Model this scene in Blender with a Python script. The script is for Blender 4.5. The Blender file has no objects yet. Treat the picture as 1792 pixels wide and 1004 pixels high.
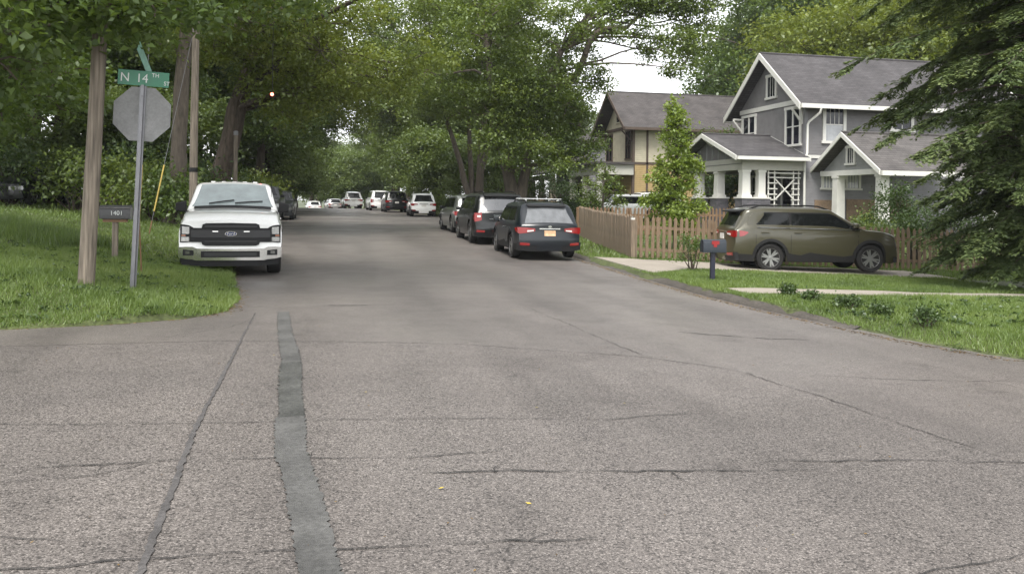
import bpy, math, random
import numpy as np
from mathutils import Matrix, Vector
PI = math.pi
rad = math.radians
SC = bpy.context.scene
COL = SC.collection

# ------------------------------------------------------------------ camera
cam_d = bpy.data.cameras.new('camera')
cam_d.sensor_width = 36.0
cam_d.lens = 30.13
cam_d.shift_y = -0.0837
cam_d.clip_start = 0.1
cam_d.clip_end = 3000
cam = bpy.data.objects.new('camera', cam_d)
COL.objects.link(cam)
cam.matrix_world = (Matrix.Translation((0, 0, 1.6)) @ Matrix.Rotation(-math.asin(.206), 4, 'Z')
                    @ Matrix.Rotation(PI / 2, 4, 'X') @ Matrix.Rotation(rad(.8), 4, 'Z'))
SC.camera = cam

# ------------------------------------------------------------------ sky, sun, exposure
SUN_EL, SUN_AZ = rad(58), rad(205)          # azimuth clockwise from +Y: sun behind the camera
world = bpy.data.worlds.new('World')
SC.world = world
world.use_nodes = True
wn = world.node_tree
wn.nodes.clear()
sky = wn.nodes.new('ShaderNodeTexSky')
sky.sky_type = 'NISHITA'
sky.sun_disc = False
sky.sun_elevation = SUN_EL
sky.sun_rotation = SUN_AZ
sky.air_density = 1.0
sky.dust_density = 1.0
sky.ozone_density = 1.0
hsv = wn.nodes.new('ShaderNodeHueSaturation')
hsv.inputs['Saturation'].default_value = 0.10      # overcast: the cloud sheet is nearly colourless
bg = wn.nodes.new('ShaderNodeBackground')
bg.inputs['Strength'].default_value = 0.15
wo = wn.nodes.new('ShaderNodeOutputWorld')
wn.links.new(sky.outputs[0], hsv.inputs['Color'])
wn.links.new(hsv.outputs[0], bg.inputs['Color'])
wn.links.new(bg.outputs[0], wo.inputs['Surface'])
sun_d = bpy.data.lights.new('sun', 'SUN')
sun_d.energy = 1.5
sun_d.angle = rad(22)
sun_d.color = (1.0, .96, .9)
sun = bpy.data.objects.new('sun', sun_d)
COL.objects.link(sun)
sv = Vector((math.sin(SUN_AZ) * math.cos(SUN_EL), math.cos(SUN_AZ) * math.cos(SUN_EL), math.sin(SUN_EL)))
sun.rotation_euler = sv.to_track_quat('Z', 'Y').to_euler()
sun.location = sv * 60
SC.view_settings.view_transform = 'Standard'
SC.view_settings.look = 'None'
SC.view_settings.gamma = 1.0
SC.view_settings.use_curve_mapping = False
SC.view_settings.exposure = 1.38
SC.render.engine = 'CYCLES'
SC.cycles.use_denoising = True
SC.cycles.max_bounces = 8
SC.cycles.diffuse_bounces = 4
SC.cycles.glossy_bounces = 3
SC.cycles.transmission_bounces = 6
SC.cycles.transparent_max_bounces = 6

# ------------------------------------------------------------------ helpers
def tag(o, label=None, cat=None, group=None, kind=None):
    if label: o['label'] = label
    if cat: o['category'] = cat
    if group: o['group'] = group
    if kind: o['kind'] = kind
    return o

def thing(name, label, cat, loc=(0, 0, 0), rz=0, group=None):
    o = bpy.data.objects.new(name, None)
    o.empty_display_size = .2
    COL.objects.link(o)
    o.location = loc
    o.rotation_euler = (0, 0, rz)
    return tag(o, label, cat, group)

def link(name, me, mat=None, parent=None, loc=None):
    if mat is not None and not me.materials:
        me.materials.append(mat)
    o = bpy.data.objects.new(name, me)
    COL.objects.link(o)
    if parent is not None: o.parent = parent
    if loc is not None: o.location = loc
    return o

def fix_normals(me):
    import bmesh
    b = bmesh.new(); b.from_mesh(me)
    bmesh.ops.recalc_face_normals(b, faces=b.faces)
    b.to_mesh(me); b.free()

def smooth(me, ang=35):
    me.polygons.foreach_set('use_smooth', [True] * len(me.polygons))
    me.set_sharp_from_angle(angle=rad(ang))

class MB:
    """collects shapes and links them as one mesh object"""
    def __init__(s): s.v = []; s.f = []
    def add(s, v, f):
        n = len(s.v); s.v += [tuple(p) for p in v]; s.f += [tuple(i + n for i in q) for q in f]; return s
    def box(s, x0, x1, y0, y1, z0, z1):
        return s.add([(x0, y0, z0), (x1, y0, z0), (x1, y1, z0), (x0, y1, z0), (x0, y0, z1), (x1, y0, z1), (x1, y1, z1), (x0, y1, z1)],
                     [(0, 3, 2, 1), (4, 5, 6, 7), (0, 1, 5, 4), (1, 2, 6, 5), (2, 3, 7, 6), (3, 0, 4, 7)])
    def prism(s, poly, vec):
        n = len(poly); vec = Vector(vec)
        a = [Vector(p) for p in poly]; b = [p + vec for p in a]
        return s.add(a + b, [tuple(range(n))[::-1], tuple(range(n, 2 * n))] + [(i, (i + 1) % n, n + (i + 1) % n, n + i) for i in range(n)])
    def bar(s, p, q, w, h=None, up=(0, 0, 1)):
        p, q = Vector(p), Vector(q); h = h or w
        d = (q - p).normalized(); u = Vector(up)
        if abs(d.dot(u)) > .98: u = Vector((1, 0, 0))
        a = d.cross(u).normalized() * w / 2; b = a.cross(d).normalized() * h / 2
        return s.prism([p - a - b, p + a - b, p + a + b, p - a + b], q - p)
    def tube(s, pts, rs, n=8, cap=True):
        pts = [Vector(p) for p in pts]
        if not hasattr(rs, '__len__'): rs = [rs] * len(pts)
        v = []; f = []; a = None
        for i, p in enumerate(pts):
            t = (pts[min(i + 1, len(pts) - 1)] - pts[max(i - 1, 0)]).normalized()
            if a is None:
                a = t.orthogonal().normalized()
            else:
                a = (a - t * a.dot(t)).normalized()
            b = t.cross(a)
            for k in range(n):
                w = 2 * PI * k / n
                v.append(p + (a * math.cos(w) + b * math.sin(w)) * rs[i])
        for i in range(len(pts) - 1):
            for k in range(n):
                f.append((i * n + k, i * n + (k + 1) % n, (i + 1) * n + (k + 1) % n, (i + 1) * n + k))
        if cap:
            f.append(tuple(range(n))[::-1]); f.append(tuple((len(pts) - 1) * n + k for k in range(n)))
        return s.add(v, f)
    def grid(s, P):
        nr, nc = len(P), len(P[0])
        return s.add([p for r in P for p in r], [(i * nc + j, i * nc + j + 1, (i + 1) * nc + j + 1, (i + 1) * nc + j) for i in range(nr - 1) for j in range(nc - 1)])
    def lathe(s, prof, n=24, axis='y', c=(0, 0, 0)):
        v = []; f = []; m = len(prof)
        for k in range(n):
            a = 2 * PI * k / n
            for r, h in prof:
                q = (r * math.cos(a), h, r * math.sin(a)) if axis == 'y' else (r * math.cos(a), r * math.sin(a), h)
                v.append((q[0] + c[0], q[1] + c[1], q[2] + c[2]))
        for k in range(n):
            for i in range(m - 1):
                f.append((k * m + i, k * m + i + 1, ((k + 1) % n) * m + i + 1, ((k + 1) % n) * m + i))
        return s.add(v, f)
    def mesh(s, name, sm=None, fix=True):
        me = bpy.data.meshes.new(name)
        me.from_pydata(s.v, [], s.f)
        if fix: fix_normals(me)
        if sm: smooth(me, sm)
        return me
    def build(s, name, mat, parent=None, loc=None, sm=None, bevel=0, fix=True):
        o = link(name, s.mesh(name, sm, fix), mat, parent, loc)
        if bevel:
            m = o.modifiers.new('bevel', 'BEVEL'); m.width = bevel; m.segments = 2; m.limit_method = 'ANGLE'
        return o

def np_mesh(name, V, F, var=None, uvar='var'):
    """V (n,3), F (m,k) arrays -> mesh"""
    me = bpy.data.meshes.new(name)
    m, k = F.shape
    me.vertices.add(len(V)); me.vertices.foreach_set('co', np.ascontiguousarray(V, dtype=np.float32).ravel())
    me.loops.add(m * k); me.loops.foreach_set('vertex_index', np.ascontiguousarray(F, dtype=np.int32).ravel())
    me.polygons.add(m); me.polygons.foreach_set('loop_start', np.arange(m, dtype=np.int32) * k)
    try: me.polygons.foreach_set('loop_total', np.full(m, k, dtype=np.int32))
    except Exception: pass
    if var is not None:
        a = me.attributes.new(uvar, 'FLOAT', 'POINT'); a.data.foreach_set('value', np.ascontiguousarray(var, dtype=np.float32))
    me.update(calc_edges=True)
    return me

# ------------------------------------------------------------------ materials
MATS = {}
def N(nt, kind, **kw):
    n = nt.nodes.new('ShaderNode' + kind)
    for k, v in kw.items():
        if k in n.inputs: n.inputs[k].default_value = v
        else: setattr(n, k, v)
    return n

def ramp(nt, fac, stops):
    r = nt.nodes.new('ShaderNodeValToRGB')
    e = r.color_ramp.elements
    while len(e) < len(stops): e.new(.5)
    for i, (p, c) in enumerate(stops):
        e[i].position = p; e[i].color = (c[0], c[1], c[2], 1) if hasattr(c, '__len__') else (c, c, c, 1)
    nt.links.new(fac, r.inputs[0])
    return r.outputs[0]

def mat(name, col, rough=.6, metal=0, spec=.5, coat=0, var=0, vscale=3, bump=0, bscale=30, emit=None, stretch=None, var2=0, v2scale=40):
    """plain principled surface with colour variation and fine relief"""
    if name in MATS: return MATS[name]
    m = bpy.data.materials.new(name); m.use_nodes = True; MATS[name] = m
    nt = m.node_tree; b = nt.nodes['Principled BSDF']
    b.inputs['Base Color'].default_value = (*col, 1)
    b.inputs['Roughness'].default_value = rough
    b.inputs['Metallic'].default_value = metal
    b.inputs['Specular IOR Level'].default_value = spec
    b.inputs['Coat Weight'].default_value = coat
    b.inputs['Coat Roughness'].default_value = .05
    if emit:
        b.inputs['Emission Color'].default_value = (*emit[0], 1); b.inputs['Emission Strength'].default_value = emit[1]
    if var or bump or var2:
        tc = N(nt, 'TexCoord'); mp = N(nt, 'Mapping')
        nt.links.new(tc.outputs['Object'], mp.inputs['Vector'])
        if stretch: mp.inputs['Scale'].default_value = stretch
        if var or var2:
            n1 = N(nt, 'TexNoise', Scale=vscale, Detail=6.0, Roughness=.6); nt.links.new(mp.outputs[0], n1.inputs['Vector'])
            fac = n1.outputs['Fac']
            mx = N(nt, 'MapRange'); mx.inputs['From Min'].default_value = .25; mx.inputs['From Max'].default_value = .75
            mx.inputs['To Min'].default_value = 1 - var; mx.inputs['To Max'].default_value = 1 + var
            nt.links.new(fac, mx.inputs['Value'])
            out = mx.outputs[0]
            if var2:
                n2 = N(nt, 'TexNoise', Scale=v2scale, Detail=3.0); nt.links.new(mp.outputs[0], n2.inputs['Vector'])
                m2 = N(nt, 'MapRange'); m2.inputs['From Min'].default_value = .3; m2.inputs['From Max'].default_value = .7
                m2.inputs['To Min'].default_value = 1 - var2; m2.inputs['To Max'].default_value = 1 + var2
                nt.links.new(n2.outputs['Fac'], m2.inputs['Value'])
                ml = N(nt, 'Math', operation='MULTIPLY'); nt.links.new(out, ml.inputs[0]); nt.links.new(m2.outputs[0], ml.inputs[1]); out = ml.outputs[0]
            vm = N(nt, 'VectorMath', operation='SCALE'); vm.inputs[0].default_value = col
            nt.links.new(out, vm.inputs['Scale']); nt.links.new(vm.outputs[0], b.inputs['Base Color'])
        if bump:
            n3 = N(nt, 'TexNoise', Scale=bscale, Detail=4.0); nt.links.new(mp.outputs[0], n3.inputs['Vector'])
            bp = N(nt, 'Bump', Strength=bump, Distance=.02); nt.links.new(n3.outputs['Fac'], bp.inputs['Height'])
            nt.links.new(bp.outputs[0], b.inputs['Normal'])
    return m

def leaf_mat(name, c_dark, c_mid, c_light, trans=.35, nscale=.35):
    if name in MATS: return MATS[name]
    m = bpy.data.materials.new(name); m.use_nodes = True; MATS[name] = m
    nt = m.node_tree; nt.nodes.clear()
    at = N(nt, 'Attribute', attribute_name='var')
    tc = N(nt, 'TexCoord')
    n1 = N(nt, 'TexNoise', Scale=nscale, Detail=2.0); nt.links.new(tc.outputs['Object'], n1.inputs['Vector'])
    ad = N(nt, 'Math', operation='MULTIPLY_ADD'); nt.links.new(n1.outputs['Fac'], ad.inputs[0]); ad.inputs[1].default_value = .9
    nt.links.new(at.outputs['Fac'], ad.inputs[2])
    sb = N(nt, 'Math', operation='SUBTRACT'); nt.links.new(ad.outputs[0], sb.inputs[0]); sb.inputs[1].default_value = .45
    col = ramp(nt, sb.outputs[0], [(.0, c_dark), (.5, c_mid), (1.0, c_light)])
    di = N(nt, 'BsdfDiffuse'); tr = N(nt, 'BsdfTranslucent'); gl = N(nt, 'BsdfGlossy', Roughness=.45)
    mixt = N(nt, 'MixRGB'); mixt.blend_type = 'MULTIPLY'; mixt.inputs[0].default_value = 1
    nt.links.new(col, mixt.inputs[1]); mixt.inputs[2].default_value = (1.15, 1.1, .5, 1)
    nt.links.new(col, di.inputs[0]); nt.links.new(mixt.outputs[0], tr.inputs[0]); gl.inputs[0].default_value = (.8, .85, .8, 1)
    m1 = N(nt, 'MixShader'); m1.inputs[0].default_value = trans; nt.links.new(di.outputs[0], m1.inputs[1]); nt.links.new(tr.outputs[0], m1.inputs[2])
    m2 = N(nt, 'MixShader'); m2.inputs[0].default_value = .05; nt.links.new(m1.outputs[0], m2.inputs[1]); nt.links.new(gl.outputs[0], m2.inputs[2])
    o = N(nt, 'OutputMaterial'); nt.links.new(m2.outputs[0], o.inputs[0])
    return m

def asphalt_mat(name, light=1.0, sc=118.0, pit=.10, rough=.62):
    m = bpy.data.materials.new(name); m.use_nodes = True
    nt = m.node_tree; b = nt.nodes['Principled BSDF']
    tc = N(nt, 'TexCoord')
    v1 = N(nt, 'TexVoronoi', Scale=sc); nt.links.new(tc.outputs['Object'], v1.inputs['Vector'])
    v2 = N(nt, 'TexVoronoi', Scale=310.0); nt.links.new(tc.outputs['Object'], v2.inputs['Vector'])
    sp = N(nt, 'SeparateColor'); nt.links.new(v1.outputs['Color'], sp.inputs[0])
    stone = ramp(nt, sp.outputs[0], [(0, (.062, .055, .052)), (.18, (.148, .132, .122)), (.75, (.198, .179, .166)), (1, (.34, .31, .288))])
    gap = ramp(nt, v1.outputs['Distance'], [(.38, 1.0), (.85, .62)])
    sp2 = N(nt, 'SeparateColor'); nt.links.new(v2.outputs['Color'], sp2.inputs[0])
    fine = ramp(nt, sp2.outputs[1], [(0, .72), (1, 1.28)])
    big = N(nt, 'TexNoise', Scale=.28, Detail=4.0, Roughness=.6); nt.links.new(tc.outputs['Object'], big.inputs['Vector'])
    bigc = ramp(nt, big.outputs['Fac'], [(.28, .70), (.5, 1.0), (.74, 1.18)])
    mp = N(nt, 'Mapping'); mp.inputs['Scale'].default_value = (.9, .12, 1); nt.links.new(tc.outputs['Object'], mp.inputs['Vector'])
    wear = N(nt, 'TexNoise', Scale=.9, Detail=3.0); nt.links.new(mp.outputs[0], wear.inputs['Vector'])
    wearc = ramp(nt, wear.outputs['Fac'], [(.28, .74), (.5, 1.0), (.72, 1.18)])
    st = N(nt, 'TexNoise', Scale=1.7, Detail=6.0, Roughness=.7); nt.links.new(tc.outputs['Object'], st.inputs['Vector'])
    stc = ramp(nt, st.outputs['Fac'], [(.30, .74), (.42, 1.0), (.7, 1.06)])
    v3 = N(nt, 'TexVoronoi', Scale=sc * .62); nt.links.new(tc.outputs['Object'], v3.inputs['Vector'])
    sp3 = N(nt, 'SeparateColor'); nt.links.new(v3.outputs['Color'], sp3.inputs[0])
    pits = ramp(nt, sp3.outputs[2], [(pit, .50), (pit + .05, 1.0)])
    cur = stone
    for x in (gap, fine, bigc, wearc, stc, pits):
        mm = N(nt, 'MixRGB'); mm.blend_type = 'MULTIPLY'; mm.inputs[0].default_value = 1
        nt.links.new(cur, mm.inputs[1]); nt.links.new(x, mm.inputs[2]); cur = mm.outputs[0]
    g = N(nt, 'MixRGB'); g.blend_type = 'MULTIPLY'; g.inputs[0].default_value = 1; nt.links.new(cur, g.inputs[1]); g.inputs[2].default_value = (light * 1.0, light * .985, light * .972, 1)
    nt.links.new(g.outputs[0], b.inputs['Base Color'])
    b.inputs['Roughness'].default_value = rough
    b.inputs['Specular IOR Level'].default_value = .45
    rr_ = ramp(nt, big.outputs['Fac'], [(.35, rough + .06), (.62, rough - .14)]); nt.links.new(rr_, b.inputs['Roughness'])
    bp = N(nt, 'Bump', Strength=.4, Distance=.004); bp.invert = True
    nt.links.new(v1.outputs['Distance'], bp.inputs['Height']); nt.links.new(bp.outputs[0], b.inputs['Normal'])
    return m

M_ASPH = asphalt_mat('asphalt', .84)
M_ASPH2 = asphalt_mat('fine_asphalt', .86, 150.0, .07, .52)
M_TAR = mat('tar_patch', (.092, .090, .086), .5, var=.42, vscale=2.2, var2=.22, v2scale=34, bump=.25, bscale=90)
M_CRACK = mat('crack_shadow', (.035, .032, .030), .9, var=.3, vscale=8)
M_SEAM = mat('seam_filler', (.075, .07, .068), .8, var=.35, vscale=5, var2=.3, v2scale=60)
M_SOIL = mat('soil_and_grass', (.072, .088, .030), .95, var=.35, vscale=.6, var2=.35, v2scale=14, bump=.6, bscale=18)
M_DIRT = mat('bare_earth', (.15, .105, .065), .95, var=.3, vscale=1.5, var2=.25, v2scale=30, bump=.5, bscale=40)
M_CONC = mat('concrete', (.30, .265, .22), .85, var=.14, vscale=1.2, var2=.08, v2scale=60, bump=.15, bscale=80)
M_CURB = mat('dark_curb', (.075, .066, .056), .9, var=.3, vscale=2.5, var2=.25, v2scale=30, bump=.5, bscale=30)
M_BARK = mat('bark', (.07, .054, .041), .95, var=.35, vscale=3, var2=.35, v2scale=12, bump=1.0, bscale=14, stretch=(1, 1, .18))
M_BARKG = mat('grey_bark', (.105, .086, .068), .95, var=.35, vscale=3, var2=.3, v2scale=14, bump=1.0, bscale=16, stretch=(1, 1, .2))
M_POLE = mat('weathered_pole_wood', (.165, .138, .108), .9, var=.32, vscale=5, var2=.42, v2scale=30, bump=.9, bscale=34, stretch=(1, 1, .06))
L_MAPLE = leaf_mat('leaf_maple', (.046, .076, .020), (.090, .142, .032), (.150, .215, .046), .42)
L_MID = leaf_mat('leaf_mid', (.050, .078, .016), (.118, .170, .034), (.215, .270, .060), .42)
L_YEL = leaf_mat('leaf_yellow_green', (.080, .108, .017), (.165, .212, .036), (.270, .305, .065), .42)
L_FAR = leaf_mat('leaf_far', (.060, .092, .028), (.120, .172, .048), (.195, .250, .080), .42)
L_CON = leaf_mat('leaf_conifer', (.050, .074, .030), (.105, .148, .054), (.185, .225, .085), trans=.25, nscale=.6)
L_LIME = leaf_mat('leaf_lime', (.12, .175, .028), (.22, .30, .055), (.32, .39, .09), .45)
L_DARK = leaf_mat('leaf_dark_shrub', (.032, .058, .018), (.066, .108, .030), (.098, .150, .040))
L_GRASS = leaf_mat('grass_blade', (.066, .106, .022), (.136, .205, .042), (.225, .29, .080), trans=.35, nscale=.5)
# ------------------------------------------------------------------ terrain
def sstep(a, b, x):
    t = np.clip((np.asarray(x, float) - a) / (b - a), 0, 1); return t * t * (3 - 2 * t)
_RY = [-400, 18, 24, 30, 42, 55, 72, 86, 94, 104, 118, 140, 180, 260, 400, 900]
_RZ = [0, 0, .03, .12, .28, .42, .53, .58, .58, .46, .05, -.85, -2.4, -3.5, -3, -3]
def zroad(X, Y):
    return np.interp(Y, _RY, _RZ) - .015 * np.clip(np.asarray(X, float), 0, 12) * (1 - sstep(26, 40, Y) * .9)
_LY = [10.9, 11.05, 11.1, 11.27, 11.5, 11.76, 12.1, 12.57, 13.4, 15.2, 17.3, 20, 30, 45, 60, 80, 100, 130, 170]
_LX = [-8., -5.5, -3.79, -3.03, -2.5, -2.01, -1.65, -1.47, -1.45, -1.6, -1.93, -2.2, -2.6, -3.0, -3.6, -4.6, -6.5, -10, -18]
_CY = [7.0, 7.6, 8.28, 9.2, 10.38, 12.88, 15.02, 18.3, 22.6, 25.5, 32, 45, 60, 75, 95, 120, 170]
_CX = [12., 8.9, 7.68, 7.35, 7.15, 6.90, 6.85, 6.97, 7.15, 7.30, 7.35, 7.4, 7.5, 6.8, 4.9, 2.5, -6]
def xl(Y): return np.interp(Y, _LY, _LX)
def xr(Y): return np.interp(Y, _CY, _CX)
def vnoise(x, y, s=1.0, seed=0):
    return (np.sin(x * 1.7 * s + seed) * np.cos(y * 2.3 * s + seed * 1.3) + .5 * np.sin(x * 4.1 * s + y * 3.3 * s + seed * 2) + .3 * np.sin(x * 9.7 * s - y * 7.9 * s + seed)) / 1.8
def zleft(X, Y):
    d = np.minimum(np.maximum(-1.6 - X, 0), np.maximum(Y - 11.0, 0))
    bank = .14 * np.minimum(d, 3.0) + .075 * np.clip(d - 3, 0, 14) + .01 * np.clip(d - 17, 0, 60)
    return zroad(X, Y) * (1 - sstep(90, 130, Y)) + np.minimum(zroad(X, Y), 9) * sstep(90, 130, Y) + bank + .03 * vnoise(X, Y, .6) * np.minimum(d, 1)
def zright(X, Y):
    d = np.maximum(X - xr(Y), 0)
    return zroad(np.minimum(X, 12), Y) + .095 * np.maximum(sstep(0, .7, d), sstep(10.4, 12.5, Y)) + .015 + .006 * np.clip(d - 1, 0, 14) * sstep(26, 36, Y) - .027 * np.clip(d - 1.2, 0, 11) * (1 - sstep(24, 36, Y)) * sstep(11, 17, Y) + .015 * vnoise(X, Y, .5, 3) * np.minimum(d, 1)
def zground(X, Y):
    X = np.asarray(X, float); Y = np.asarray(Y, float)
    r = zroad(X, Y)
    l = np.where((X < xl(Y)) & (Y > 10.9), zleft(X, Y), r)
    return np.where((X > xr(Y)) & (Y > 7.0), zright(X, Y), l)
def gz(x, y): return float(zground(x, y))

def axis(lo, hi, near, fine, coarse):
    out = [lo]; x = lo
    while x < hi:
        x += fine if near[0] < x < near[1] else coarse
        out.append(min(x, hi))
    return np.array(out)

# one sheet of ground to the horizon, under everything
gx = np.concatenate([[-1500, -700, -350], axis(-180, 200, (-40, 45), 2.0, 14), [350, 700, 1500]])
gy = np.concatenate([[-900, -300, -120], axis(-60, 330, (-10, 140), 2.0, 14), [480, 800, 1500]])
GX, GY = np.meshgrid(gx, gy)
GZ = np.where((GX < xl(GY)) & (GY > 10.9), zleft(GX, GY), np.where((GX > xr(GY)) & (GY > 7), zright(GX, GY), zroad(GX, GY))) - .22
GV = np.stack([GX, GY, GZ], -1).reshape(-1, 3)
def grid_faces(nr, nc):
    i, j = np.meshgrid(np.arange(nr - 1), np.arange(nc - 1), indexing='ij')
    a = (i * nc + j).ravel(); return np.stack([a, a + 1, a + nc + 1, a + nc], -1)
g_me = np_mesh('ground', GV, grid_faces(len(gy), len(gx)))
tag(link('ground', g_me, M_SOIL), kind='structure')

# asphalt: the street and the crossing street as one sheet
ry = axis(-14, 175, (-14, 30), .75, 2.5)
rx = np.concatenate([[-90, -60, -40, -28], axis(-20, 20, (-20, 20), .8, .8), [28, 40, 60]])
rows = []
for y in ry:
    if y < 12.6: xs = rx
    else:
        a, b = xl(y) - 1.2, xr(y) + .25
        xs = a + (b - a) * (np.arange(len(rx)) / (len(rx) - 1))
    rows.append(np.stack([xs, np.full(len(rx), y), zroad(xs, np.full(len(rx), y))], -1))
RV = np.concatenate(rows)
road = tag(link('road', np_mesh('road', RV, grid_faces(len(ry), len(rx))), M_ASPH), kind='structure')
smooth(road.data, 80)

# finer surfacing of the main street, laid up to the crossing street
_BX = [-14, -3.2, -1.2, 1.4, 3.3, 3.97, 4.2, 4.37, 4.7, 6.0, 14]
_BY = [9.8, 9.9, 10.0, 9.6, 8.7, 8.0, 6.6, 5.1, 4.2, 3.4, 2.8]
ox = np.arange(-14, 14.01, .2); orow = []
for t_ in np.linspace(0, 1, 14):
    yy = np.interp(ox, _BX, _BY); yy = yy + (13.0 - yy) * t_ + .03 * vnoise(ox * 3, ox, 1, 6) * (1 - t_)
    orow.append(np.stack([ox, yy, zroad(ox, yy) + (.0012 if t_ == 0 else .004)], -1))
for y in ry[ry > 13.2]:
    a, b = xl(y) - 1.0, xr(y) + .2
    xs = a + (b - a) * (np.arange(len(ox)) / (len(ox) - 1))
    orow.append(np.stack([xs, np.full(len(ox), y), zroad(xs, np.full(len(ox), y)) + .004], -1))
fine = link('fine_surfacing', np_mesh('fine_surfacing', np.concatenate(orow), grid_faces(len(orow), len(ox))), M_ASPH2, road)
smooth(fine.data, 80)

# lawns as sheets with an uneven edge
def lawn_mesh(name, edge, side, y0, y1, zf, off=.012, width=95):
    ys = np.concatenate([np.arange(y0, y0 + 3, .06), np.arange(y0 + 3, 34, .25), np.arange(34, y1, 2.0)])
    t = np.concatenate([[-.12, 0, .04, .1, .2, .35, .55, .8, 1.1, 1.5, 2, 2.6, 3.3, 4.2, 5.2, 6.4, 8], np.arange(9.5, 30, 1.5), [34, 40, 50, 65, width]])
    rows = []
    for i, y in enumerate(ys):
        e = edge(y) + .07 * vnoise(y * 2.1, y * .7, 1, 2) + .03 * vnoise(y * 9, y * 5, 1, 5)
        xs = e + side * t; yy = np.full(len(xs), y)
        if i < 20: yy = yy + .07 * vnoise(xs * 1.1, xs * .4, 1, 4) * (1 - i / 20)
        z = zf(xs, yy) + off
        z[0] = zroad(xs[0], y) - .05
        if i == 0: z = zroad(xs, yy) - .05
        rows.append(np.stack([xs, yy, z], -1))
    me = np_mesh(name, np.concatenate(rows), grid_faces(len(ys), len(t)))
    smooth(me, 80)
    return me
lawn_l = tag(link('lawn_left', lawn_mesh('lawn_left', xl, -1, 11.05, 128, zleft), M_SOIL), kind='structure')
lawn_r = tag(link('lawn_right', lawn_mesh('lawn_right', lambda y: xr(y) + .05, 1, 7.5, 128, zright), M_SOIL), kind='structure')

# dark worn kerb on the right, dropped at the driveway
kb = MB(); P = []
for y in np.concatenate([np.arange(10.6, 18.3, .25), np.arange(18.3, 26, .4)]):
    x = float(xr(y)); zr_ = float(zroad(x, y))
    drop = float(sstep(17.0, 18.0, y)) * float(1 - sstep(23.2, 24.2, y))
    h = .075 * (1 - .86 * drop) * float(sstep(10.4, 12.5, y)) + .02
    j = .025 * float(vnoise(y * 3, y * 1.7)); hz = .012 * float(vnoise(y * 5, y * 2.2, 1, 4))
    P.append([(x - .09 + j, y, zr_ - .12), (x - .09 + j, y, zr_ + .006), (x - .02 + j, y, zr_ + h * .8 + hz), (x + .03, y, zr_ + h + .012 + hz), (x + .10, y, zr_ + h + .016), (x + .16, y, zr_ - .1)])
kb.grid(P)
tag(kb.build('curb', M_CURB, sm=60), kind='structure')

# driveway slabs and the garden walk
drive = bpy.data.objects.new('driveway', None); COL.objects.link(drive); tag(drive, kind='structure')
def slab(parent, quad, name='concrete_slab', th=.08, up=.03, matl=M_CONC):
    n = 4; P = []
    c = [Vector(q) for q in quad]
    for i in range(n + 1):
        r = []
        for j in range(n + 1):
            u, v = i / n, j / n
            p = (c[0] * (1 - u) + c[1] * u) * (1 - v) + (c[3] * (1 - u) + c[2] * u) * v
            r.append((p.x, p.y, gz(p.x, p.y) + up))
        P.append(r)
    m = MB(); m.grid(P)
    ring = [P[i][0] for i in range(n + 1)] + [P[n][j] for j in range(1, n + 1)] + [P[i][n] for i in range(n - 1, -1, -1)] + [P[0][j] for j in range(n - 1, 0, -1)]
    low = [(x, y, z - th) for x, y, z in ring]; k = len(ring)
    m.add(ring + low, [(i, (i + 1) % k, k + (i + 1) % k, k + i) for i in range(k)])
    return m.build(name, matl, parent, fix=False)
DR = [((7.12, 18.2), (7.3, 23.3)), ((8.6, 19.55), (8.6, 22.7)), ((10.5, 19.75), (10.6, 22.45)), ((12.6, 19.6), (12.8, 22.2)), ((14.4, 19.4), (14.6, 21.9)), ((15.9, 19.25), (16.1, 21.6))]
for (a, b), (c_, d) in zip(DR[:-1], DR[1:]):
    g = .012
    slab(drive, [(a[0] + g, a[1], 0), (c_[0] - g, c_[1], 0), (d[0] - g, d[1], 0), (b[0] + g, b[1], 0)])
walk = bpy.data.objects.new('garden_path', None); COL.objects.link(walk); tag(walk, kind='structure')
for k in range(10):
    x0 = 7.25 + k * 1.25; x1 = x0 + 1.235
    f = lambda x: 13.95 + .05 * (x - 7)
    slab(walk, [(x0, f(x0), 0), (x1, f(x1), 0), (x1, f(x1) + .95, 0), (x0, f(x0) + .95, 0)], up=.028)

# long filled trench, filled seam and cracks: thin sheets lying on the asphalt
def ribbon(name, pts, widths, matl, up, jag=.0, step=.05, seed=1):
    rnd = random.Random(seed); m = MB(); P = []
    pts = [Vector((*p, 0)) for p in pts]
    for i in range(len(pts) - 1):
        n = max(2, int((pts[i + 1] - pts[i]).length / step))
        for k in range(n + (1 if i == len(pts) - 2 else 0)):
            t = k / n; p = pts[i].lerp(pts[i + 1], t)
            w = widths[i] * (1 - t) + widths[i + 1] * t
            d = (pts[i + 1] - pts[i]).normalized(); q = Vector((-d.y, d.x, 0))
            jj = [rnd.uniform(-jag, jag) for _ in range(2)]
            a = p + q * (w / 2 + jj[0]); b = p - q * (w / 2 + jj[1])
            P.append([(a.x, a.y, float(zroad(a.x, a.y)) + up), (b.x, b.y, float(zroad(b.x, b.y)) + up)])
    m.grid(P)
    return m.build(name, matl, road, fix=False)
ribbon('filled_trench', [(-.64, 12.4), (-.52, 10.5), (-.42, 9.35), (-.36, 8.6)], [.15, .17, .19, .18], M_TAR, .009, .014, .025, seed=2)
ribbon('filled_trench', [(-.365, 8.6), (-.32, 7.4), (-.265, 6.45)], [.20, .19, .185], mat('tar_patch_dark', (.066, .066, .061), .5, var=.5, vscale=3.0, var2=.25, v2scale=34, bump=.25, bscale=90), .0092, .013, .025, seed=3)
ribbon('filled_trench', [(-.275, 6.45), (-.235, 5.6), (-.14, 4.9), (-.03, 3.76), (.14, 2.2)], [.215, .20, .185, .18, .18], M_TAR, .009, .012, .025, seed=4)
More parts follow.
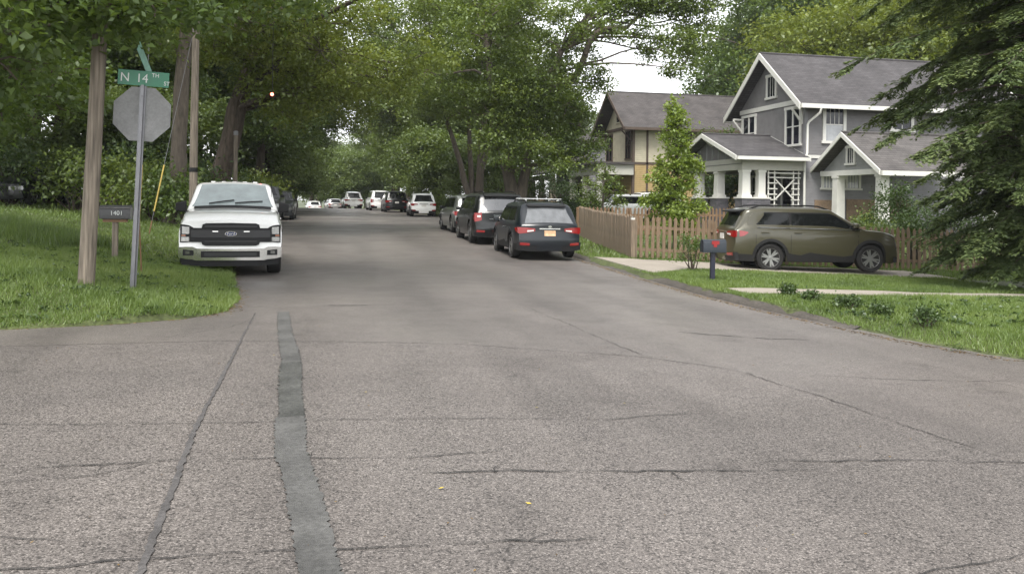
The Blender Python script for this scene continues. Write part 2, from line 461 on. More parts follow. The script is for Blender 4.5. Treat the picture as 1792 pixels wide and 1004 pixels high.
ribbon('filled_seam', [(-1.01, 12.3), (-.98, 10.5), (-.93, 8), (-.9, 6.2), (-.82, 4.8), (-.77, 3.8), (-.7, 2.4)], [.018, .022, .028, .034, .036, .036, .036], M_SEAM,   .0085, .009, seed=5)
def crack(pts, w=.012, seed=1, jag=.010, amp=.03, branch=True):
    """broken, tapering crack with side branches"""
    rnd = random.Random(seed); q = [Vector(pts[0])]
    for i in range(len(pts) - 1):
        a, b = Vector(pts[i]), Vector(pts[i + 1]); n = max(2, int((b - a).length / .07)); drift = Vector((0, 0))
        for k in range(1, n + 1):
            drift = drift * .7 + Vector((rnd.uniform(-amp, amp), rnd.uniform(-amp, amp))) * .6
            q.append(a.lerp(b, k / n) + drift * (0 if k == n else 1))
    i = 0; N_ = len(q)
    while i < N_ - 3:
        m = min(N_ - 1, i + rnd.randint(9, 26)); seg = q[i:m + 1]
        ww = [w * rnd.uniform(.45, 1.5) * min(1, .18 + 1.2 * math.sin(PI * k / (len(seg) - 1))) for k in range(len(seg))]
        ribbon('road_crack', [(p.x, p.y) for p in seg], ww, M_CRACK, .0075, w * .18, .05, seed + i)
        if branch and rnd.random() < .55 and len(seg) > 6:
            p = seg[len(seg) // 2]; an = rnd.uniform(0, 2 * PI); bl = [p]
            for _ in range(rnd.randint(3, 7)):
                an += rnd.uniform(-.5, .5); bl.append(bl[-1] + Vector((math.cos(an), math.sin(an))) * .05)
            ribbon('road_crack', [(p.x, p.y) for p in bl], [w * .55 * (1 - k / len(bl)) + .001 for k in range(len(bl))], M_CRACK, .0074, .001, .05, seed + i + 7)
        i = m if rnd.random() < .75 else m + 1
crack([(3.0, 12.9), (3.2, 10.2), (3.33, 8.6), (3.97, 8.0), (4.2, 6.6), (4.37, 5.1)], .008, 11)
crack([(.5, 5.05), (1.2, 5.0), (1.9, 4.93), (2.5, 4.85), (3.0, 4.8)], .016, 12)
crack([(2.75, 5.02), (3.3, 4.98), (4.0, 4.86), (5.2, 4.7)], .012, 13)
crack([(-1.9, 5.45), (-.9, 5.5), (-.2, 5.45), (.6, 5.35), (1.1, 5.45)], .010, 14)
crack([(-2.6, 6.6), (-1.2, 6.4), (-.3, 6.35), (.7, 6.3), (2.0, 6.15), (3.2, 6.3)], .009, 15)
crack([(-1.6, 4.0), (-.5, 4.02), (.5, 3.98), (1.3, 3.95)], .012, 16)
crack([(-2.3, 5.2), (-1.4, 5.25), (-.85, 5.55)], .008, 17)
crack([(-3.2, 9.9), (-1.2, 10.0), (1.4, 9.6), (3.3, 8.7)], .005, 18, amp=.02)
crack([(4.4, 10.4), (4.9, 10.1), (5.4, 9.8), (5.9, 9.75)], .03, 19)
crack([(4.6, 7.6), (5.6, 7.3), (6.6, 7.2)], .010, 20)
crack([(-.1, 13.1), (.5, 13.15), (.75, 13.05)], .05, 21, amp=.02)
crack([(-2.9, 4.4), (-2.0, 4.5), (-1.2, 4.3), (-.8, 4.35)], .008, 22)
crack([(1.0, 3.4), (2.0, 3.3), (3.4, 3.5)], .008, 23)
crack([(-.9, 12.0), (-1.2, 11.0), (-1.9, 10.2)], .006, 24)
# ------------------------------------------------------------------ vehicles
M_GLASS = mat('car_glass', (.008, .009, .009), .05, spec=.35)
M_GLASSL = mat('windshield_glass', (.17, .21, .21), .06, spec=1.0, coat=1.0, var=.35, vscale=2.2)  # light teal base colour stands in for sky reflected in the windshield
M_TYRE = mat('tyre_rubber', (.011, .0105, .010), .85, var=.25, vscale=9)
M_BLACKP = mat('black_plastic', (.008, .008, .0085), .55, spec=.3, var=.15, vscale=12)
M_CLAD = mat('grey_plastic_cladding', (.013, .013, .0135), .6, spec=.35, var=.12, vscale=10)
M_CHROME = mat('chrome', (.62, .62, .60), .14, metal=1, var=.05, vscale=4)
M_ALLOY = mat('alloy', (.27, .27, .265), .3, metal=.9, var=.08, vscale=8)
M_DALLOY = mat('dark_alloy', (.05, .05, .052), .4, metal=.5)
M_UNDER = mat('underbody', (.012, .012, .012), .9)
M_HEAD = mat('headlight_lens', (.20, .20, .19), .10, metal=.6, coat=1.0, var=.4, vscale=16)
M_AMBER = mat('amber_lens', (.30, .10, .04), .2, coat=.6)
M_RED = mat('red_lens', (.24, .008, .008), .18, coat=.8)
M_WHITEL = mat('clear_lens', (.65, .63, .60), .15, coat=.6)
M_PLATE = mat('licence_plate', (.62, .60, .56), .5, var=.2, vscale=20)
M_PLATE2 = mat('licence_plate_orange', (.60, .38, .22), .5, var=.35, vscale=18)
M_BLUE = mat('oval_blue', (.012, .025, .10), .25, coat=.5)
M_SEAMP = mat('panel_gap', (.008, .008, .008), .9)
def paint(name, c, metal=.0, rough=.28, coat=1.0):
    return mat('paint_' + name, c, rough, metal=metal, coat=coat, var=.05, vscale=1.5, var2=.03, v2scale=9)

class Car:
    def __init__(s, name, label, loc, rz, paintm, L, W, top, belt, zb, xf, xr_, R, plan=None, arch=None, tum=.32, rr=.10, cf=.16, cr=.10,
                 fz=((0, 0), (2, 0)), rzp=((0, 0), (2, 0)), cat='car', group=None, tw=.24, rim=M_ALLOY, spokes=5, crown=.03):
        s.L, s.W, s.zb, s.tum, s.rr, s.cf, s.cr = L, W, zb, tum, rr, cf, cr
        s.top = sorted(top); s.belt = sorted(belt); s.fz = fz; s.rzp = rzp; s.crown = crown
        s.plan = sorted(plan or [(-L / 2, W / 2 * .93), (-L / 2 + .5, W / 2), (L / 2 - .8, W / 2), (L / 2, W / 2 * .92)])
        s.xf, s.xr, s.R = xf, xr_, R; s.Ra = arch or R + .055
        s.o = thing(name, label, cat, loc, rz, group)
        s.p = paintm
        s.body()
        for x in (xf, xr_):
            for sg in (1, -1): s.wheel(x, sg, tw, rim, spokes)
        u = MB(); u.box(-L / 2 + .25, L / 2 - .2, -W / 2 + .28, W / 2 - .28, zb - .03, zb + .3); u.build('underbody', M_UNDER, s.o)
        for x in (xf, xr_):
            a = MB(); a.box(x - s.Ra - .02, x + s.Ra + .02, -W / 2 + .10, W / 2 - .10, zb + .08, s.R + s.Ra + .03)
            a.build('wheel_arch_liner', M_UNDER, s.o)
    def T(s, x): return float(np.interp(x, *zip(*s.top)))
    def B(s, x): return min(float(np.interp(x, *zip(*s.belt))), s.T(x) - .05)
    def w(s, x): return float(np.interp(x, *zip(*s.plan)))
    def warp(s, x, y, z):
        q = abs(y) / (s.W / 2); L2 = s.L / 2
        t = min(1, max(0, (x - L2 + .7) / .7)); t = t * t * (3 - 2 * t)
        x -= t * (s.cf * q ** 3 + float(np.interp(z, *zip(*s.fz))))
        t = min(1, max(0, (-x - L2 + .7) / .7)); t = t * t * (3 - 2 * t)
        x += t * (s.cr * q ** 3 + float(np.interp(z, *zip(*s.rzp))))
        return (x, y, z)
    def low(s, x):
        for c in (s.xf, s.xr):
            d = abs(x - c)
            if d < s.Ra: return max(s.zb, s.R + math.sqrt(s.Ra ** 2 - d * d))
        return s.zb
    def sidef(s, x, z):
        w = s.w(x); bl = s.B(x)
        if z <= bl:
            q = max(0, (z - s.zb) / max(.05, bl - s.zb))
            f = .945 + .055 * (1 - max(0, 1 - q / .55) ** 2) - .035 * max(0, (q - .72) / .28) ** 2
            return w * f
        g = s.T(x) - bl
        return w * .965 - .03 * min(1, g / .3) - (z - bl) * s.tum
    def section(s, x):
        zl, bl, zt = s.low(x), s.B(x), s.T(x)
        bl = max(bl, zl + .02); zt = max(zt, bl + .03)
        g = zt - bl; r = min(s.rr, g * .5); out = []
        for t in (0, .1, .25, .42, .6, .78, .9, 1):
            z = zl + (bl - zl) * t; out.append((s.sidef(x, z), z))
        for k in (1, 2, 3, 4):
            z = bl + (g - r) * k / 4; out.append((s.sidef(x, z + 1e-4), z))
        yt = out[-1][0]
        for a in (30, 60, 90):
            out.append((yt - r * 1.3 * (1 - math.cos(rad(a))), zt - r + r * math.sin(rad(a))))
        ye = out[-1][0]
        for f in (.66, .33, 0): out.append((ye * f, zt + s.crown * (1 - f * f)))
        return out
    def yedge(s, x): return s.section(x)[-4][0]
    def body(s):
        L2 = s.L / 2
        xs = set(np.round(np.linspace(-L2, L2, 34), 4)) | {round(a, 4) for a, _ in s.top if abs(a) <= L2} | {round(a, 4) for a, _ in s.belt if abs(a) <= L2}
        for c in (s.xf, s.xr):
            for k in range(13):
                xs.add(round(c - s.Ra * math.cos(PI * k / 12) * .9999, 4))
            xs.add(round(c - s.Ra - .004, 4)); xs.add(round(c + s.Ra + .004, 4))
        xs = sorted(x for x in xs if abs(x) <= L2)
        m = MB(); P = []
        for x in xs:
            h = s.section(x)
            row = [s.warp(x, y, z) for y, z in h] + [s.warp(x, -y, z) for y, z in h[-2::-1]]
            P.append(row)
        m.grid(P)
        for x in (xs[0], xs[-1]):
            h = s.section(x)
            m.grid([[s.warp(x, y * f, z) for f in (-1, -.86, -.6, -.3, 0, .3, .6, .86, 1)] for y, z in h])
        import bmesh
        me = m.mesh('body', None, False)
        b = bmesh.new(); b.from_mesh(me); bmesh.ops.remove_doubles(b, verts=b.verts, dist=.0008)
        bmesh.ops.recalc_face_normals(b, faces=b.faces); b.to_mesh(me); b.free()
        smooth(me, 38)
        link('body', me, s.p, s.o)
    def wheel(s, x, sg, tw, rim, spokes):
        R = s.R; key = 'tyre%.3f_%.3f' % (R, tw)
        if key not in bpy.data.meshes:
            m = MB(); m.lathe([(R * .55, -tw / 2), (R * .66, -tw / 2), (R * .9, -tw * .52), (R * .98, -tw * .42), (R, -tw * .25), (R, tw * .25), (R * .98, tw * .42), (R * .9, tw * .52), (R * .66, tw / 2), (R * .55, tw / 2 - .03), (.01, tw / 2 - .05)], 28)
            m.mesh(key, 40)
        rk = 'rim%.3f_%d' % (R, spokes)
        if rk not in bpy.data.meshes:
            m = MB(); yo = tw / 2
            m.lathe([(R * .60, yo - .03), (R * .665, yo + .006), (R * .68, yo - .004), (R * .62, yo - .05)], 28)
            m.lathe([(.001, yo - .004), (R * .13, yo - .008), (R * .16, yo - .04)], 14)
            for k in range(spokes):
                a = 2 * PI * k / spokes + .3
                ca, sa = math.cos(a), math.sin(a); wd = R * .075
                for da in (-.16, .16):
                    cb, sb = math.cos(a + da), math.sin(a + da)
                    q0 = (R * .10 * ca, R * .10 * sa); q1 = (R * .64 * cb, R * .64 * sb); nx, nz = -sb * wd, cb * wd
                    m.prism([(q0[0] + nx, yo - .012, q0[1] + nz), (q0[0] - nx, yo - .012, q0[1] - nz), (q1[0] - nx * .7, yo - .008, q1[1] - nz * .7), (q1[0] + nx * .7, yo - .008, q1[1] + nz * .7)], (0, -.03, 0))
            m.mesh(rk, 30)
        t = link('wheel', bpy.data.meshes[key], M_TYRE, s.o, (x, sg * (s.sidef(x, s.B(x) * .75) - tw / 2 - .02), R))
        t.rotation_euler = (0, 0, 0 if sg > 0 else PI)
        me = bpy.data.meshes[rk]
        if me.materials and me.materials[0] != rim:
            me = me.copy(); me.materials.clear()
        link('rim', me, rim, t)
    # conforming panels -----------------------------------------------------
    def side(s, name, cols, matl, off=.006, sides=(1, -1), nz=4, parent=None):
        out = []
        for sg in sides:
            m = MB()
            m.grid([[s.warp(x, sg * (s.sidef(x, lo + (hi - lo) * k / nz) + off), lo + (hi - lo) * k / nz) for k in range(nz + 1)] for x, lo, hi in cols])
            m.grid([[s.warp(x, sg * (s.sidef(x, z) + o2), z) for o2 in (off, off - .02)] for x, lo, hi in cols for z in (hi,)])
            m.grid([[s.warp(x, sg * (s.sidef(x, z) + o2), z) for o2 in (off, off - .02)] for x, lo, hi in cols for z in (lo,)])
            out.append(m.build(name, matl, parent or s.o, sm=50))
        return out
    def end(s, name, cols, matl, e=1, off=.006, nz=3, parent=None, mb=None, depth=.03):
        m = mb or MB(); X = e * s.L / 2
        def pt(y, z, o):
            p = s.warp(X, y, z); return (p[0] + e * o, p[1], p[2])
        m.grid([[pt(y, lo + (hi - lo) * k / nz, off) for k in range(nz + 1)] for y, lo, hi in cols])
        m.grid([[pt(y, hi, off), pt(y, hi, off - depth)] for y, lo, hi in cols])
        m.grid([[pt(y, lo, off), pt(y, lo, off - depth)] for y, lo, hi in cols])
        for y, lo, hi in (cols[0], cols[-1]):
            m.grid([[pt(y, lo, off), pt(y, lo, off - depth)], [pt(y, hi, off), pt(y, hi, off - depth)]])
        if mb: return m
        return m.build(name, matl, parent or s.o, sm=40)
    def rect(s, name, y0, y1, z0, z1, matl, e=1, off=.006, n=5, parent=None, depth=.03):
        return s.end(name, [(y0 + (y1 - y0) * k / n, z0, z1) for k in range(n + 1)], matl, e, off, 3, parent, None, depth)
    def topp(s, name, x0, x1, matl, f=.93, off=.006, nx=6, f1=None):
        m = MB(); P = []
        for i in range(nx + 1):
            x = x0 + (x1 - x0) * i / nx; ye = s.yedge(x) * (f + ((f1 or f) - f) * i / nx); zt = s.T(x)
            P.append([s.warp(x, ye * q, zt + s.crown * (1 - (q * ye / max(.01, s.yedge(x))) ** 2) + off) for q in (-1, -.7, -.35, 0, .35, .7, 1)])
        m.grid(P)
        return m.build(name, matl, s.o, sm=60, fix=False)
    def windows(s, segs, zlo=.03, zhi=.07, matl=None, curve=None):
        for seg in segs:
            x0, x1 = seg[0], seg[1]; n = 8; cols = []
            for i in range(n + 1):
                x = x0 + (x1 - x0) * i / n
                lo = s.B(x) + zlo; hi = min(s.T(x) - zhi, s.T(x) - zhi)
                if len(seg) > 2: hi = min(hi, seg[2])
                cols.append((x, lo, max(hi, lo + .01)))
            s.side('side_window', cols, matl or M_GLASS, .008)
    def archtrim(s, matl, t=.07, off=.012):
        for c in (s.xf, s.xr):
            cols = []; Ro = s.Ra + t; n = 22
            for k in range(n + 1):
                x = c - Ro * math.cos(PI * k / n)
                d = abs(x - c); lo = max(s.zb, s.R + math.sqrt(max(0, s.Ra ** 2 - d * d))) if d < s.Ra else s.zb
                hi = max(s.R + math.sqrt(max(0, Ro ** 2 - d * d)), lo + .005)
                cols.append((x, lo, hi))
            s.side('wheel_arch_trim', cols, matl, off)
    def seam(s, x, lo, hi): s.side('door_gap', [(x - .006, lo, hi), (x + .006, lo, hi)], M_SEAMP, .002)
    def handle(s, x, z, matl=None):
        for sg in (1, -1):
            m = MB(); y = s.sidef(x, z) + .02
            m.box(x - .1, x + .1, min(sg * y, sg * (y + .03)), max(sg * y, sg * (y + .03)), z - .018, z + .018)
            m.build('door_handle', matl or s.p, s.o, bevel=.01)
    def mirrors(s, x, z, matl, w=.2, h=.15, dx=.10, arm=.06):
        for sg in (1, -1):
            y = s.sidef(x, z); m = MB()
            y0, y1 = sg * (y + arm), sg * (y + arm + w)
            m.prism([(x - dx * .4, y0, z - h * .4), (x - dx * .4, y1, z - h * .3), (x - dx * .4, y1, z + h * .4), (x - dx * .4, y0, z + h * .6)], (dx, 0, 0))
            m.bar((x, sg * (y - .03), z - h * .25), (x, sg * (y + arm + .03), z - h * .25), .07, .05)
            m.build('wing_mirror', matl, s.o, bevel=.025)
    def rails(s, x0, x1, matl, inset=.04, h=.06, bars=()):
        for sg in (1, -1):
            pts = []; n = 8
            for i in range(n + 1):
                x = x0 + (x1 - x0) * i / n; y = s.yedge(x) - inset
                pts.append((x, sg * y, s.T(x) + (.0 if i in (0, n) else h)))
            m = MB(); m.tube(pts, .02, 6); m.build('roof_rail', matl, s.o, sm=50)
        for xb, mt in bars:
            y = s.yedge(xb) + .02; z = s.T(xb) + h + .045
            m = MB(); m.box(xb - .04, xb + .04, -y, y, z - .014, z + .014)
            for sg in (1, -1): m.box(xb - .03, xb + .03, sg * (y - .1) - .03, sg * (y - .1) + .03, z - .07, z - .013)
            m.build('roof_bar', mt, s.o, bevel=.008)

def text_mesh(txt, size, matl, parent, M, name='lettering', ext=.002, ax='CENTER', sx=1.0):
    cu = bpy.data.curves.new('t', 'FONT'); cu.body = txt; cu.size = size; cu.extrude = ext; cu.align_x = ax; cu.align_y = 'CENTER'
    to = bpy.data.objects.new('t', cu); COL.objects.link(to)
    dg = bpy.context.evaluated_depsgraph_get(); dg.update()
    me = bpy.data.meshes.new_from_object(to.evaluated_get(dg)); me.name = name
    bpy.data.objects.remove(to); bpy.data.curves.remove(cu)
    me.materials.clear()
    o = link(name, me, matl, parent); o.matrix_local = M @ Matrix.Diagonal((sx, 1, 1, 1))
    return o

# ---- white pickup truck, facing the camera
def make_truck():
    L, W = 5.9, 2.02
    c = Car('pickup_truck', 'white pickup truck with black grille facing the camera, parked on the grass edge', (-2.22, 20.9, 0), -PI / 2 + rad(5), paint('white', (.80, .80, .78), rough=.3), L, W,
            top=[(-2.95, 1.30), (-.95, 1.32), (-.88, 1.36), (-.84, 1.86), (-.6, 1.91), (.25, 1.92), (.48, 1.88), (1.30, 1.36), (1.36, 1.335), (2.2, 1.29), (2.62, 1.24), (2.82, 1.17), (2.95, 1.10)],
            belt=[(-2.95, 1.22), (-.9, 1.24), (1.2, 1.27), (1.4, 1.20), (2.4, 1.12), (2.95, 1.02)], zb=.42, xf=1.98, xr_=-1.75, R=.405, arch=.50, tum=.235, rr=.09, cf=.12, cr=.05,
            plan=[(-2.95, .98), (-2.4, 1.0), (2.2, 1.01), (2.7, 1.0), (2.95, .99)], fz=((0, .0), (.62, 0), (.66, .05), (1.05, .07), (1.15, .10)), cat='truck', tw=.27, rim=M_ALLOY, spokes=6, crown=.035)
    o = c.o
    c.topp('windshield', 1.26, .50, M_GLASSL, .99, .008, 7, .975)
    # black surround under the glass, pillars stay white
    c.topp('cowl', 1.40, 1.25, M_BLACKP, .93, .006, 2)
    c.windows([(.95, .12), (.06, -.76)], .03, .09)
    # grille
    c.end('grille', [(-.80, .70, .98), (-.56, .70, .98), (-.54, .65, 1.05), (-.48, .63, 1.075), (0, .63, 1.085), (.48, .63, 1.075), (.54, .65, 1.05), (.56, .70, .98), (.80, .70, .98)], M_BLACKP, 1, .030, 5)
    mg = mat('grille_grey', (.016, .016, .017), .45)
    for z0, z1 in ((.995, 1.03), (.70, .725)):
        c.rect('grille_bar', -.50, .50, z0, z1, mg, 1, .05)
    c.rect('grille_bar', -.76, .76, .79, .94, mg, 1, .046, 8)
    for y in (-.30, .30): c.rect('grille_nostril', y - .055, y + .055, .905, .922, M_CHROME, 1, .052, 2)
    # oval badge with lettering
    m = MB(); X = c.warp(L / 2, 0, .87)[0] + .05
    m.prism([(X, .115 * math.cos(2 * PI * k / 24), .868 + .047 * math.sin(2 * PI * k / 24)) for k in range(24)], (.012, 0, 0))
    bd = m.build('badge', M_CHROME, o)
    m = MB(); m.prism([(X + .006, .105 * math.cos(2 * PI * k / 24), .868 + .040 * math.sin(2 * PI * k / 24)) for k in range(24)], (.010, 0, 0))
    m.build('badge_oval', M_BLUE, bd)
    text_mesh('Ford', .07, M_WHITEL, bd, Matrix.Translation((X + .0175, 0, .868)) @ Matrix(((0, 0, 1, 0), (1, 0, 0, 0), (0, 1, 0, 0), (0, 0, 0, 1))), sx=1.15)
    # headlights
    for sg in (1, -1):
        h = c.end('headlight', [(sg * .72, .72, .99), (sg * .80, .70, 1.03), (sg * .90, .69, 1.045), (sg * .965, .69, 1.05)], M_BLACKP, 1, .018, 4)
        c.end('lamp', [(sg * .79, .86, 1.00), (sg * .93, .86, 1.01)], M_HEAD, 1, .030, 3, h)
        c.end('lamp', [(sg * .79, .715, .80), (sg * .945, .71, .80)], M_HEAD, 1, .030, 3, h)
        c.end('turn_lamp', [(sg * .86, .815, .845), (sg * .94, .815, .845)], M_AMBER, 1, .028, 2, h)
    # bumper
    m = MB()
    c.end('b', [(-.985, .40, .60), (-.86, .37, .61), (-.72, .36, .61), (-.64, .34, .575), (0, .34, .57), (.64, .34, .575), (.72, .36, .61), (.86, .37, .61), (.985, .40, .60)], None, 1, .075, 4, None, m, .25)
    bp = m.build('front_bumper', M_CHROME, o, sm=45)
    c.rect('bumper_intake', -.56, .56, .40, .525, M_BLACKP, 1, .080, 6, bp)
    c.rect('intake_mesh', -.50, .50, .43, .495, mg, 1, .083, 6, bp)
    for sg in (1, -1):
        f = c.end('fog_light_recess', [(sg * .70, .44, .54), (sg * .90, .44, .56)], M_BLACKP, 1, .080, 2, bp)
        c.end('fog_light', [(sg * .77, .47, .53), (sg * .85, .47, .53)], M_HEAD, 1, .084, 2, bp)
    c.end('air_dam', [(-.93, .25, .40), (-.5, .22, .37), (.5, .22, .37), (.93, .25, .40)], M_BLACKP, 1, .0, 3, None, None, .2)
    c.archtrim(M_BLACKP, .04, .008)
    c.mirrors(1.02, 1.36, M_BLACKP, .22, .26, .13, .05)
    # wipers
    for y0, y1, dy in ((.62, .04, 0), (.02, -.50, 0)):
        m = MB(); n = 6; pts = []
        for k in range(n + 1):
            t = k / n; y = y0 + (y1 - y0) * t; x = 1.22 - .10 * (1 - t) * 1.0
            pts.append((x, y, c.T(x) + c.crown * (1 - (y / .8) ** 2) + .03))
        m.tube(pts, .014, 5); m.build('wiper', M_BLACKP, o, sm=50)
    # roof ribs, aerial and side details
    for y in (-.46, -.23, 0, .23, .46):
        m = MB(); m.box(-.6, .22, y - .05, y + .05, 1.935, 1.962); m.build('roof_rib', c.p, o, bevel=.02)
    m = MB(); m.tube([(.9, .80, 1.3), (.85, .82, 2.02)], .006, 5); m.build('aerial', M_BLACKP, o)
    m = MB(); m.tube([(.1, .42, 1.93), (.1, .42, 1.99)], .03, 8); m.build('roof_beacon', M_BLACKP, o)
    for x in (1.15, .09, -.84): c.seam(x, .50, 1.26)
    c.handle(.28, 1.12); c.handle(-.6, 1.12)
    m = MB(); m.box(-2.93, -.9, -.86, .86, 1.345, 1.40); m.build('bed_cover', M_BLACKP, o, bevel=.01)
    c.rect('tailgate_panel', -.75, .75, .75, 1.25, c.p, -1, .01)
    for sg in (1, -1): c.end('tail_light', [(sg * .84, .8, 1.2), (sg * .97, .8, 1.2)], M_RED, -1, .012)
    return c
make_truck()

# ---- sport utility / estate shape shared by the parked cars
def suv(name, label, loc, rz, pm, tum=.30, rr=.13, L=4.7, W=1.85, H=1.70, hood=1.02, zb=.24, R=.36, rake=.55, group=None, tail='wide', rails=None, bars=(), plate=True, det=2, glass=None, clad=None, wheelb=2.7, foh=.95, rim=M_ALLOY, spokes=5, cat='car', hatch=.42, cr=.13, tl=None, belt_h=None, spoiler=True, square=0.0):
    L2 = L / 2; xf = L2 - foh; xr_ = xf - wheelb
    bh = belt_h or hood - .02
    ck = L2 - 1.15; rf = ck - rake
    xb = -L2 + hatch      # roof end
    c = Car(name, label, loc, rz, pm, L, W,
            top=[(-L2, bh - .06), (-L2 + .05, bh + .0), (xb - .02, H - .12), (xb + .10, H - .05), (xb + .6, H - .005), (rf - .5, H), (rf, H - .04), (ck, hood + .045), (ck + .1, hood), (L2 - .5, hood - .10 + .06 * square), (L2 - .15, hood - .17 + .09 * square), (L2, hood - .27 + .12 * square)],
            belt=[(-L2, bh - .12), (-L2 + .3, bh), (xb + .3, bh), (rf, bh - .03), (ck, bh - .06), (L2 - .4, hood - .18 + .07 * square), (L2, hood - .33 + .12 * square)],
            zb=zb, xf=xf, xr_=xr_, R=R, tum=tum, rr=rr, cf=.26, cr=cr, fz=((0, .04), (.35, 0), (.55, 0), (.8, .05), (1.1, .12)),
            rzp=((0, .10), (zb + .08, .03), (.45, 0), (.62, .0), (.7, .05), (1.2, .06)), rim=rim, spokes=spokes, group=group, cat=cat)
    c.xb, c.ckx, c.rfx, c.bh, c.H = xb, ck, rf, bh, H
    g = glass or M_GLASS
    c.topp('windshield', ck - .03, rf + .03, M_GLASSL if det > 2 else g, .95, .008, 6)
    c.topp('rear_window', -L2 + .055, xb - .04, g, .93, .008, 6, .90)
    # side glass
    zr = lambda x: min(c.T(x) - .11, H - .15)
    def seg(x0, x1, cut=0):
        cols = []
        for i in range(9):
            x = x0 + (x1 - x0) * i / 8; lo = c.B(x) + .035; hi = max(lo + .008, zr(x))
            if cut: hi = max(lo + .008, min(hi, lo + (x - x0) * cut + .03))
            cols.append((x, lo, hi))
        c.side('side_window', cols, M_GLASS, .009)
    mid = (rf + xb) / 2
    cols = []
    for i in range(15):
        x = xb + .16 + (ck - .04 - xb - .16) * i / 14; lo = c.B(x) + .018
        cols.append((x, lo, max(lo + .012, min(zr(x) + .028, lo + (x - xb - .16) * 1.4 + .03))))
    c.side('window_surround', cols, M_BLACKP, .0045)
    seg(mid + .10, ck - .10)
    seg(mid - .83, mid + .04)
    seg(xb + .22, mid - .89, 1.5)
    if det > 1:
        for x in (ck - .12, mid + .07, mid - .86): c.seam(x, zb + .12, bh)
        c.handle(mid + .25, bh - .13); c.handle(mid - .62, bh - .13)
    c.mirrors(ck - .22, bh + .06, pm if det > 1 else M_BLACKP, .17, .15, .12, .04)
    # tail
    for sg in (1, -1):
        w2 = W / 2
        if tail == 'wide':
            t = c.end('tail_light', [(sg * .42, bh - .20, bh - .12), (sg * .62, bh - .24, bh - .10), (sg * w2 * .90, bh - .27, bh - .09), (sg * w2 * .965, bh - .25, bh - .09)], M_RED, -1, .016, 3)
            c.end('reverse_lamp', [(sg * .46, bh - .195, bh - .165), (sg * .64, bh - .22, bh - .17)], M_WHITEL, -1, .022, 2, t)
            c.side('tail_light_side', [(-L2 + .10, bh - .25, bh - .085), (-L2 + .26, bh - .22, bh - .10), (-L2 + .40, bh - .15, bh - .12)], M_RED, .010, (sg,), 3, t)
        else:
            t = c.end('tail_light', [(sg * w2 * .72, bh - .30, bh - .03), (sg * w2 * .86, bh - .34, bh - .05), (sg * w2 * .965, bh - .36, bh - .06)], M_RED, -1, .016, 3)
            c.end('reverse_lamp', [(sg * w2 * .76, bh - .20, bh - .13), (sg * w2 * .88, bh - .2, bh - .13)], M_WHITEL, -1, .022, 2, t)
            c.side('tail_light_side', [(-L2 + .10, bh - .34, bh - .04), (-L2 + .22, bh - .28, bh - .05)], M_RED, .010, (sg,), 3, t)
        c.end('rear_reflector', [(sg * w2 * .62, .40, .47), (sg * w2 * .90, .41, .49)], M_RED, -1, .02, 2)
    cl = clad or M_BLACKP
    c.end('rear_bumper', [(-w2 * .97, zb + .02, .50), (-w2 * .8, zb, .46), (-w2 * .55, zb - .02, .40), (w2 * .55, zb - .02, .40), (w2 * .8, zb, .46), (w2 * .97, zb + .02, .50)], cl, -1, .012, 4, None, None, .1)
    if plate:
        c.rect('licence_plate', -.16, .16, bh - .33, bh - .18, plate if not isinstance(plate, bool) else M_PLATE, -1, .014, 3)
        c.rect('tailgate_handle', -.3, .3, bh - .145, bh - .115, M_CHROME if det > 2 else M_BLACKP, -1, .02, 4)
    if spoiler:
        ye = c.yedge(xb + .1)
        m = MB(); m.prism([(xb - .13, -ye * .96, H - .10), (xb + .12, -ye * 1.0, H - .045), (xb + .12, ye * 1.0, H - .045), (xb - .13, ye * .96, H - .10)], (0, 0, -.035))
        m.build('roof_spoiler', M_BLACKP if det > 2 else pm, c.o, bevel=.012)
    # front
    c.rect('grille', -.42, .42, .50, hood - .34, M_BLACKP, 1, .012, 6)
    for sg in (1, -1): c.end('headlight', [(sg * .46, hood - .48, hood - .36), (sg * .70, hood - .49, hood - .33), (sg * w2 * .95, hood - .47, hood - .33)], M_HEAD, 1, .014, 3)
    c.end('front_bumper', [(-w2 * .95, zb, .42), (-.5, zb - .02, .36), (.5, zb - .02, .36), (w2 * .95, zb, .42)], cl, 1, .012, 3, None, None, .1)
    if clad:
        c.archtrim(clad, .075, .014)
        xa, xc = c.xr + c.Ra + .02, c.xf - c.Ra - .02
        c.side('sill_cladding', [(xa, zb, zb + .22), (xa + .35, zb, zb + .16), (xa + .6, zb, zb + .24), ((xa + xc) / 2, zb, zb + .20), (xc - .3, zb, zb + .14), (xc, zb, zb + .18)], clad, .016)
        c.side('bumper_cladding', [(-L2 + .12, zb, .46), (c.xr - c.Ra - .06, zb, .44)], clad, .014)
    if rails: c.rails(rails[0], rails[1], rails[2], bars=bars)
    return c

P_OLIVE = paint('olive', (.058, .053, .030), .25, .32, .7)
P_BLACK = paint('black_blue', (.0045, .0075, .011), .0, .3, .2)
P_BLACK2 = paint('black', (.0035, .0045, .0045), .0, .3, .2)
P_WHITE = MATS['paint_white']
P_SAGE = paint('sage_grey', (.17, .18, .165), .3)
P_SILVER = paint('silver', (.42, .42, .41), .5)
P_GREY = paint('graphite', (.018, .020, .022), .2, .3, .4)

